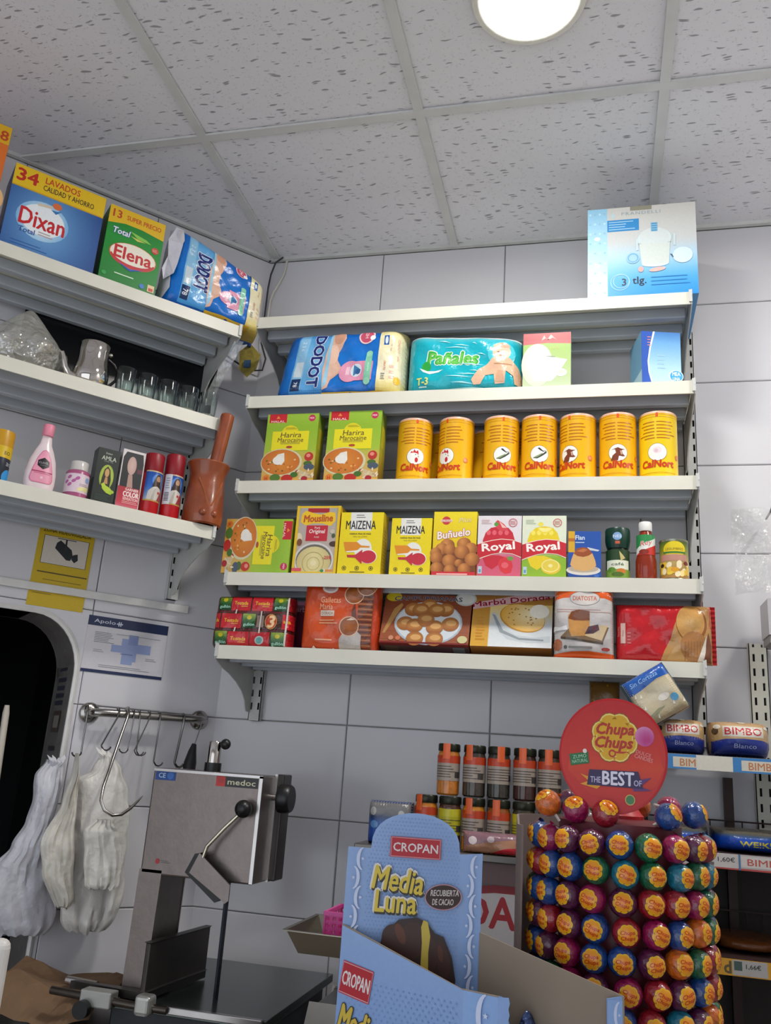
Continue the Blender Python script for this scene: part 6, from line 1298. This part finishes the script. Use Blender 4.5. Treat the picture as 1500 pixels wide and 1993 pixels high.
# --- blue croissant display box
KRAFT = mat('#8d7f70', .8, var=.06, scale=8); 
def cardpanel(p, q, zb, tops, col, name, par, th=.0016):
    """upright card panel from plan point p to q with a shaped top edge (fractions, heights)"""
    p, q = Vector((p[0], p[1], 0)), Vector((q[0], q[1], 0)); d = (q-p); n = Vector((d.y, -d.x, 0)).normalized()*th
    pts = [p+d*u+Vector((0, 0, z)) for u, z in [(0, zb), (1, zb)]+list(reversed(tops))]
    N = len(pts); mb = MB().add(list(pts)+[v-n for v in pts], [tuple(range(N)), tuple(range(2*N-1, N-1, -1))]+[(i, (i+1) % N, (i+1) % N+N, i+N) for i in range(N)])
    return mb.obj(name, col, par)
def on_panel(p, q, zb):
    p, q = Vector((p[0], p[1], 0)), Vector((q[0], q[1], 0)); L = (q-p).length; d = (q-p)/L; n = Vector((d.y, -d.x, 0))
    return lambda x, y, e: tuple(p+d*x+n*e+Vector((0, 0, zb+y)))
BL, BR, FL_, FR_ = (.744, -1.179), (.919, -1.140), (.956, -1.252), (1.097, -1.217)
t = empty('croissant_display_box', (0, 0, ZC)); tag(t, 'blue cardboard croissant display box with a rounded header, in front of the scale', 'display box')
SKY = '#7f9ccb'
hw_ = Vector((BR[0]-BL[0], BR[1]-BL[1], 0)).length
tops = [(0, 1.200)]+[(.17, 1.200)]+[(.5-.33*math.cos(math.pi*i/16), 1.200+.048*math.sin(math.pi*i/16)**.75) for i in range(1, 16)]+[(.83, 1.200), (1, 1.203)]
h_ = cardpanel(BL, BR, ZC, tops, mat(SKY, .5, var=.04), 'header_panel', t); h_.location.z = -ZC
HT = 1.203-ZP
def crescents(a, x, y0, y1, n, w, al='#c3cde6'):
    for i in range(n):
        y = y0+(y1-y0)*(i+.5)/n; s_ = 1 if i % 2 else -1; hh = (y1-y0)/n*.60
        out = [(x+s_*w*.75-s_*w*1.15*math.cos(q_), y+hh*math.sin(q_)) for q_ in [math.radians(-85+17*m_) for m_ in range(11)]]
        inn = [(x+s_*w*.80-s_*w*.62*math.cos(q_), y+hh*.92*math.sin(q_)) for q_ in [math.radians(85-17*m_) for m_ in range(11)]]
        a.P(out+inn, al, 0)
        st = []
        for q in range(10):
            r = w*.34 if q % 2 == 0 else w*.15; g_ = math.pi/2+math.pi*q/5; st.append((x+s_*w*.70+r*math.cos(g_), y+r*math.sin(g_)*a.w/a.h))
        a.P(st, al, 0)
    a.k += 1
def dots(a, x0, x1, y0, y1, nx, ny, col, inside=None):
    for i in range(nx):
        for j in range(ny):
            x = x0+(x1-x0)*(i+.5*(j % 2))/nx; y = y0+(y1-y0)*j/ny
            if inside and not inside(x, y): continue
            a.E(x, y, .006, .006, col, 0, n=5)
    a.k += 1
def croissant(a, cx, cy, s_):
    def Q(pts): return [(cx+x*s_, cy+y*s_*a.w/a.h) for x, y in pts]
    a.P(Q([(-.32, -.24), (-.33, -.12), (-.26, -.02), (-.24, .08), (-.12, .20), (.02, .225), (.10, .20), (.17, .12), (.24, .10), (.31, -.04), (.345, -.20), (.33, -.30), (.27, -.32), (.20, -.26), (.10, -.22), (.06, -.22), (.02, -.27), (-.06, -.30), (-.14, -.31), (-.24, -.30)]), '#2a120d')
    for x, y, rx, ry, r_ in ((-.27, -.17, .045, .09, 35), (-.14, .05, .10, .12, 30), (.0, .06, .10, .13, 0), (.14, -.04, .06, .13, 0), (.24, -.06, .05, .13, 15)):
        a.E(cx+x*s_, cy+y*s_*a.w/a.h, rx*s_, ry*s_, '#3a1a10', 1, rot=r_)
    a.E(cx-.10*s_, cy+.10*s_*a.w/a.h, .035*s_, .08*s_, '#5a2c18', 1, rot=25); a.E(cx+.22*s_, cy-.02*s_*a.w/a.h, .02*s_, .06*s_, '#542817', 1, rot=12)
    a.P(Q([(.075, .21), (.11, .20), (.135, .10), (.125, -.02), (.13, -.14), (.12, -.235), (.085, -.235), (.07, -.10), (.072, .05), (.06, .16)]), '#c0a83c')
def crop_logo(a, cx, cy, w, h, rot=0):
    c, s_ = math.cos(math.radians(rot)), math.sin(math.radians(rot))
    def box(dw, dh): return [(cx+(x*c*dw*a.w-y*s_*dh*a.h)/a.w, cy+(x*s_*dw*a.w+y*c*dh*a.h)/a.h) for x, y in ((-.5, -.5), (.5, -.5), (.5, .5), (-.5, .5))]
    a.P(box(w, h), '#b83040'); a.P(box(w*.97, h*.93), '#cfb2b6'); a.P(box(w*.955, h*.89), '#ac1424'); a.T('CROPAN', cx, cy, h*.42, '#d9d2d2', w=w*.88, bold=.02, rot=rot)
a = Art(hw_, HT)
topz = lambda x: (1.200+.048*max(0, math.sin(math.acos(max(-1, min(1, (.5-x)/.33)))))**.75 if .17 < x < .83 else 1.200)-ZP
shape = [(x, z-ZP) for x, z in tops]; a.P([(0, 0), (1, 0)]+[(x, z/HT) for x, z in reversed(shape)], grad([(0, '#4f76b8'), (.3, '#6b8fc6'), (.55, '#7d9ccc'), (.8, '#88a4d0'), (1.1, '#8ba6d2')]))
dots(a, .16, .84, .10, 1.14, 26, 66, '#7391c4', lambda x, y: y*HT < topz(x)-.004)
crescents(a, .085, .36, .985, 8, .042); crescents(a, .925, .04, .985, 12, .042)
crop_logo(a, .50, 1.005, .375, .084)
def twotone(txt, x, y, h, w, shear, rot):
    a.T(txt, x, y, h, '#dcd6cf', w=w, bold=.10, shear=shear, rot=rot); a.T(txt, x+.006, y-.006, h, '#2a2620', w=w, bold=.055, shear=shear, rot=rot); a.T(txt, x, y, h, '#d2b83a', w=w, bold=.022, shear=shear, rot=rot)
twotone('Media', .385, .870, .092, .37, .12, -4); twotone('Luna', .375, .782, .085, .30, .06, 0)
a.E(.72, .815, .135, .088, '#b8848c', rot=5); a.E(.72, .815, .128, .082, '#2c0f0c', rot=5); a.T('RECUBIERTA', .728, .832, .024, '#c9c0bc', w=.205, bold=.015, rot=3, shear=.2).T('DE CACAO', .718, .796, .024, '#c9c0bc', w=.155, bold=.015, rot=3, shear=.2)
croissant(a, .515, .605, .92)
a.obj('header_print', h_, on_panel(BL, BR, ZP), rough=.45)
# left side wall, printed outside
lp = cardpanel(BL, FL_, ZC, [(0, 1.106), (.78, 1.060), (1, 1.0605)], KRAFT, 'side_panel', t); lp.location.z = -ZC
sw_ = Vector((FL_[0]-BL[0], FL_[1]-BL[1], 0)).length; SHT = .206
a = Art(sw_, SHT); a.P([(0, 0), (.80, 0), (.80, .77), (0, .99)], grad([(0, '#6f92c8'), (1, '#8aa6d2')])); a.R(.80, 0, 1, .772, '#84a6d6'); dots(a, .05, .78, .05, .72, 20, 26, '#7391c4')
crop_logo(a, .125, .69, .21, .185, -8); a.T('Media', .15, .46, .15, '#c8ac3c', w=.24, bold=.03, shear=.1, rot=-10, out=('#2a2620', .06)); a.T('Luna', .16, .30, .15, '#c8ac3c', w=.20, bold=.03, rot=-10, out=('#2a2620', .06)); croissant(a, .50, .38, .60); crescents(a, .90, .02, .76, 4, .05)
a.obj('side_print', lp, on_panel(BL, FL_, ZP), rough=.45)
rp = cardpanel(FR_, BR, ZC, [(0, 1.070), (1, 1.108)], KRAFT, 'side_panel', t); rp.location.z = -ZC
fp = cardpanel(FL_, FR_, ZC, [(0, 1.0605), (.03, 1.060), (.10, 1.03), (.14, .985), (.86, .985), (.86, 1.066), (1, 1.070)], mat('#7f9ccb', .5), 'front_panel', t); fp.location.z = -ZC
flw = Vector((FR_[0]-FL_[0], FR_[1]-FL_[1], 0)).length; a = Art(flw, .17); a.R(.865, .4, .995, .97, '#86a4d4'); crescents(a, .93, .4, .95, 4, .04); a.obj('front_print', fp, on_panel(FL_, FR_, ZP), rough=.45)
tb = MB(); ft = [(0, 1.0605), (.028, 1.0600)]; P0 = Vector((FL_[0], FL_[1], 0)); dv = (Vector((FR_[0], FR_[1], 0))-P0).normalized()
zz = [1.0600-.006*i for i in range(16)]; ed = [P0+dv*(.012+(.0015 if i % 2 else 0)) + Vector((0, 0, z)) for i, z in enumerate(zz)]
vs = []
for i, z in enumerate(zz): vs += [P0+Vector((.0, -.0022, z)), ed[i]+Vector((0, -.0022, 0))]
tb.add(vs, [(2*i, 2*i+1, 2*i+3, 2*i+2) for i in range(15)]).obj('torn_tab', mat('#86a4d4', .5), t).location.z = -ZC
MB().add([(BL[0], BL[1], .002), (FL_[0], FL_[1], .002), (FR_[0], FR_[1], .002), (BR[0], BR[1], .002)], [(0, 1, 2, 3)]).obj('box_floor', KRAFT, t)
FOIL = mat('#4a5a86', .18, .7, var=.5, scale=60, bump=.9, bscale=60)
for i, (x, y, r, lb) in enumerate(((.985, -1.190, .3, 'blue foil snack packet in the display box, left one'), (1.030, -1.178, -.3, 'blue foil snack packet in the display box, right one'))):
    o = lump(.024, .016, .124, 2.1+i, .2, amp=.15).obj('snack_packet', FOIL, None, True); o.location = (x, y, ZC+.004+.82*.124); o.rotation_euler = (0, 0, r)
    tag(o, lb, 'packet', 'foil packets in the display box')

# --- lollipop drum
AX, AY = 1.098, -1.010; RB = .0182; RR = .1130
t = empty('lollipop_stand', (AX, AY, ZP)); tag(t, 'round lollipop stand with a red disc sign on the counter', 'display stand')
MB().lathe([(.100, -.0995), (.100, -.088), (.085, -.084), (.085, .352), (.070, .356), (.03, .358), (.0, .358)], 40, cap=False).obj('drum', mat('#5c1220', .4), t, True)
mb = MB(); n = 30; vs = []
for i in range(n+1):
    q = math.radians(172+120*i/n); rr = .146
    # angle measured from +x; 180 is the left side, 270 the front
    q = math.radians(60+143*i/n)
    zt = .352-.0*i+(-.012 if i > n-3 else 0)
    vs += [(rr*math.cos(q), rr*math.sin(q), -.0995), (rr*math.cos(q), rr*math.sin(q), zt), ((rr-.003)*math.cos(q), (rr-.003)*math.sin(q), zt), ((rr-.003)*math.cos(q), (rr-.003)*math.sin(q), -.0995)]
fs = []
for i in range(n):
    for k in range(4): fs.append((i*4+k, i*4+(k+1) % 4, (i+1)*4+(k+1) % 4, (i+1)*4+k))
fs += [(0, 1, 2, 3), (4*n+3, 4*n+2, 4*n+1, 4*n)]
mb.add(vs, fs).obj('card_sleeve', mat('#84746f', .7, var=.06), t)
# sign on a red foot
RED = mat('#b4141b', .42, var=.03)
MB().lathe([(.034, .350), (.034, .362), (.030, .366), (.022, .378), (.020, .392), (.014, .394), (.006, .396)], 28).obj('sign_foot', RED, t, True)
MB().box(-.005, .005, -.003, .003, .392, .43).obj('sign_stem', RED, t, bevel=.001)
sg = MB().lathe([(.0, -.002), (.074, -.002), (.0765, -.0012), (.0765, .0012), (.074, .002), (.0, .002)], 64, cap=False).obj('sign_disc', RED, t, True, weld=True)
sg.scale = (.965, 1.03, 1); sg.rotation_euler = (math.radians(84), 0, math.radians(-7)); sg.location = (-.010, -.068, 1.3425-ZP)
sg2 = sg
a = Art(.15, .15); 
a.E(.5, .5, .49, .49, grad([(0, '#b4141c'), (.4, '#c42a1c'), (.7, '#c02018'), (1, '#b8141c')]), n=64)
a.P([(.10, .56), (.90, .62), (.97, .40), (.90, .25), (.6, .12), (.3, .14), (.08, .35)], grad([(.1, '#b8201c'), (.4, '#cc3c1c'), (.65, '#c01c1c')]))
def flower(a, cx, cy, r, pr, col, n=8, k=1, ph=0.0):
    pts = []
    for i in range(n):
        c0 = 2*math.pi*i/n+ph; px, py = cx+(r-pr)*math.cos(c0), cy+(r-pr)*math.sin(c0)*a.w/a.h
        for j in range(7):
            g_ = c0+(-1+2*j/6)*1.35; pts.append((px+pr*math.cos(g_), py+pr*math.sin(g_)*a.w/a.h))
    a.P(pts, col, k)
PH = math.pi/8
flower(a, .52, .655, .235, .098, '#8a4a18', ph=PH); flower(a, .52, .655, .225, .094, '#e6cf6c', ph=PH); flower(a, .52, .655, .21, .088, '#d6a414', ph=PH)
a.T('Chupa', .525, .715, .125, '#b02814', w=.35, bold=.05, shear=.25).T('Chups', .515, .595, .125, '#b02814', w=.35, bold=.05, shear=.25); a.ring(.50, .512, .035, .014, '#b8301a'); a.P([(.48, .535), (.56, .53), (.66, .535), (.60, .515), (.55, .515)], '#b8301a')
a.E(.80, .675, .088, .088, radial(.82, .64, .13, '#b01c6c', '#d088b8')); a.T('DULCE', .79, .525, .03, '#e08a84', w=.14, bold=.02, rot=-14).T('CANDIES', .79, .485, .035, '#e08a84', w=.17, bold=.02, rot=-14)
a.P([(.09, .485), (.27, .515), (.285, .415), (.11, .385)], '#1d6a3c'); a.T('ZUMO', .19, .47, .03, '#a8cfae', w=.13, rot=9).T('NATURAL', .195, .43, .03, '#a8cfae', w=.15, rot=9); a.E(.24, .52, .02, .02, '#e8d8d0')
a.P([(.20, .32), (.28, .26), (.20, .23), (.36, .195), (.40, .23), (.30, .29)], '#d8941c'); a.P([(.86, .32), (.76, .24), (.86, .21), (.70, .195), (.68, .23), (.76, .30)], '#5a2c6c')
a.P([(.285, .36), (.74, .365), (.785, .22), (.265, .225)], '#2c1c4c'); a.T('THE', .345, .275, .05, '#b8b0d0', w=.095, bold=.02).T('BEST', .555, .295, .115, '#d8d4e4', w=.29, bold=.03).T('OF', .735, .265, .05, '#b8b0d0', w=.07, bold=.02)
a.E(.665, .12, .046, .046, '#c8a85c'); a.E(.665, .12, .038, .038, '#3f7a4a')
a.obj('sign_print', sg, lambda x, y, e: (x-.075, y-.075, .0022+e), rough=.45)
# lollipops
WRAPS = [('magenta', '#8a1648'), ('orange', '#c4601c'), ('blue', '#1c3f7c'), ('green', '#1c5a3c'), ('red', '#8c1a26'), ('plum', '#501c3c'), ('orange', '#c4601c'), ('turquoise', '#1a6a80')]
protos = {}
def lolly_proto(cn, col):
    o = MB().ball((0, 0, 0), RB, 18, 12, 1.0).obj('lollipop', mat(col, .14, var=.35, scale=120, coat=.6, bump=.35, bscale=140), None, True)
    a = Art(.030, .030); flower(a, .5, .5, .47, .19, '#e0b020', ph=PH); flower(a, .5, .5, .40, .16, radial(.5, .5, .45, '#e07a18', '#e0a01c'), ph=PH); a.T('Chupa', .5, .60, .2, '#b02a14', w=.6, bold=.03, shear=.2).T('Chups', .5, .38, .2, '#b02a14', w=.6, bold=.03, shear=.2)
    def on_ball(x, y, e):
        u, v = (x-.015)/RB, (y-.015)/RB; r = math.hypot(u, v); w_ = math.sin(r)/r if r > 1e-6 else 1; return (u*w_*(RB+e), -math.cos(r)*(RB+e), v*w_*(RB+e))
    a.obj('flower_label', o, on_ball, maxlen=.0024, rough=.16, eps=6e-5)
    MB().add([(0.0, -RB*.2, RB*1.0), (RB*.5, 0, RB*1.12), (-RB*.5, 0, RB*1.12), (0, RB*.3, RB*1.02)], [(0, 1, 3), (0, 3, 2)]).obj('wrapper_fold', mat(col, .14, var=.35, scale=120, coat=.6), o)
    MB().tube([(0, RB*.95, 0), (0, RB*.95+.012, 0)], .0018, 6).obj('stick', mat('#d8d4cc', .5), o)
    return o
for i, (cn, col) in enumerate(WRAPS): protos[i] = lolly_proto(cn, col)
ORD = ['first', 'second', 'third', 'fourth', 'fifth', 'sixth', 'seventh', 'eighth', 'ninth', 'tenth', 'eleventh', 'twelfth']
rnd = random.Random(21)
for r in range(8):
    z = 1.228-.0345*r; c = 0
    for k in range(-5, 6):
        th = math.radians(k*18.6+2.0+(1.5 if r % 2 else -1.0)+rnd.uniform(-1, 1)) + math.atan2(CAM_POS.x-AX, -(CAM_POS.y-AY))
        i = rnd.choice([0, 0, 0, 1, 2, 2, 3, 3, 4, 4, 4, 5, 5, 5, 6, 7]); o = copy_tree(protos[i])
        o.location = (AX+RR*math.sin(th), AY-RR*math.cos(th), z+rnd.uniform(-.001, .001)); o.rotation_euler = (rnd.uniform(-.10, .10), rnd.uniform(-.4, .4), th+rnd.uniform(-.12, .12))
        tag(o, '%s wrapped lollipop, %s from the left in the %s row of the stand' % (WRAPS[i][0], ORD[c], ORD[r]), 'lollipop', 'lollipops on the stand'); c += 1
for j, (x, y, dz, i) in enumerate(((-.098, -.062, .012, 1), (-.060, -.070, .006, 0), (-.020, -.082, .004, 4), (.062, -.072, .006, 2), (.098, -.040, .010, 2), (-.070, .01, .004, 5), (.070, .02, .006, 0), (.03, .065, .004, 1))):
    o = copy_tree(protos[i]); o.location = (AX+x, AY+y, 1.254+RB*.35+dz); o.rotation_euler = (-.9, .3*j, .4*j-1)
    if j > 4: o.location.z = 1.2565+RB
    tag(o, '%s wrapped lollipop lying loose on top of the stand, %s of eight' % (WRAPS[i][0], ORD[j]), 'lollipop', 'lollipops on the stand')
for o in protos.values():
    for ch in list(o.children): bpy.data.objects.remove(ch)
    bpy.data.objects.remove(o)

# --- things cut by the lower corners
t = empty('card_reader', (.354, -1.375, ZC)); tag(t, 'white rounded device cut off by the lower left corner', 'device'); t.rotation_euler[2] = .35
o = MB().box(-.085, .035, -.012, .012, 0, .278).obj('device_body', mat('#d3cfca', .4), t, bevel=.011, seg=4)
MB().box(-.078, .018, -.0128, -.0121, .12, .232).obj('device_screen', mat('#191a1d', .2), t)
o = MB().tube([(1.392, -1.47, ZC+.001), (1.400, -1.455, .98), (1.412, -1.43, 1.06), (1.432, -1.40, 1.13), (1.465, -1.37, 1.19)], [.030, .028, .026, .025, .024], 16).obj('unidentified_tube', mat('#b4a893', .5), None, True); tag(o, 'unidentified cream curved tube cut off by the lower right corner', 'unidentified_tube')  # plain cream tube for a blurred object of unknown kind
st = lw(MB().tube([(-.545, .03, .90), (-.553, .03, 1.20), (-.560, .03, 1.375), (-.561, .03, 1.395)], [.009, .009, .0085, .006], 10).obj('white_stick', mat('#c8c0b2', .4), None, True)); tag(st, 'pale stick leaning inside the doorway at the left photo edge', 'stick')
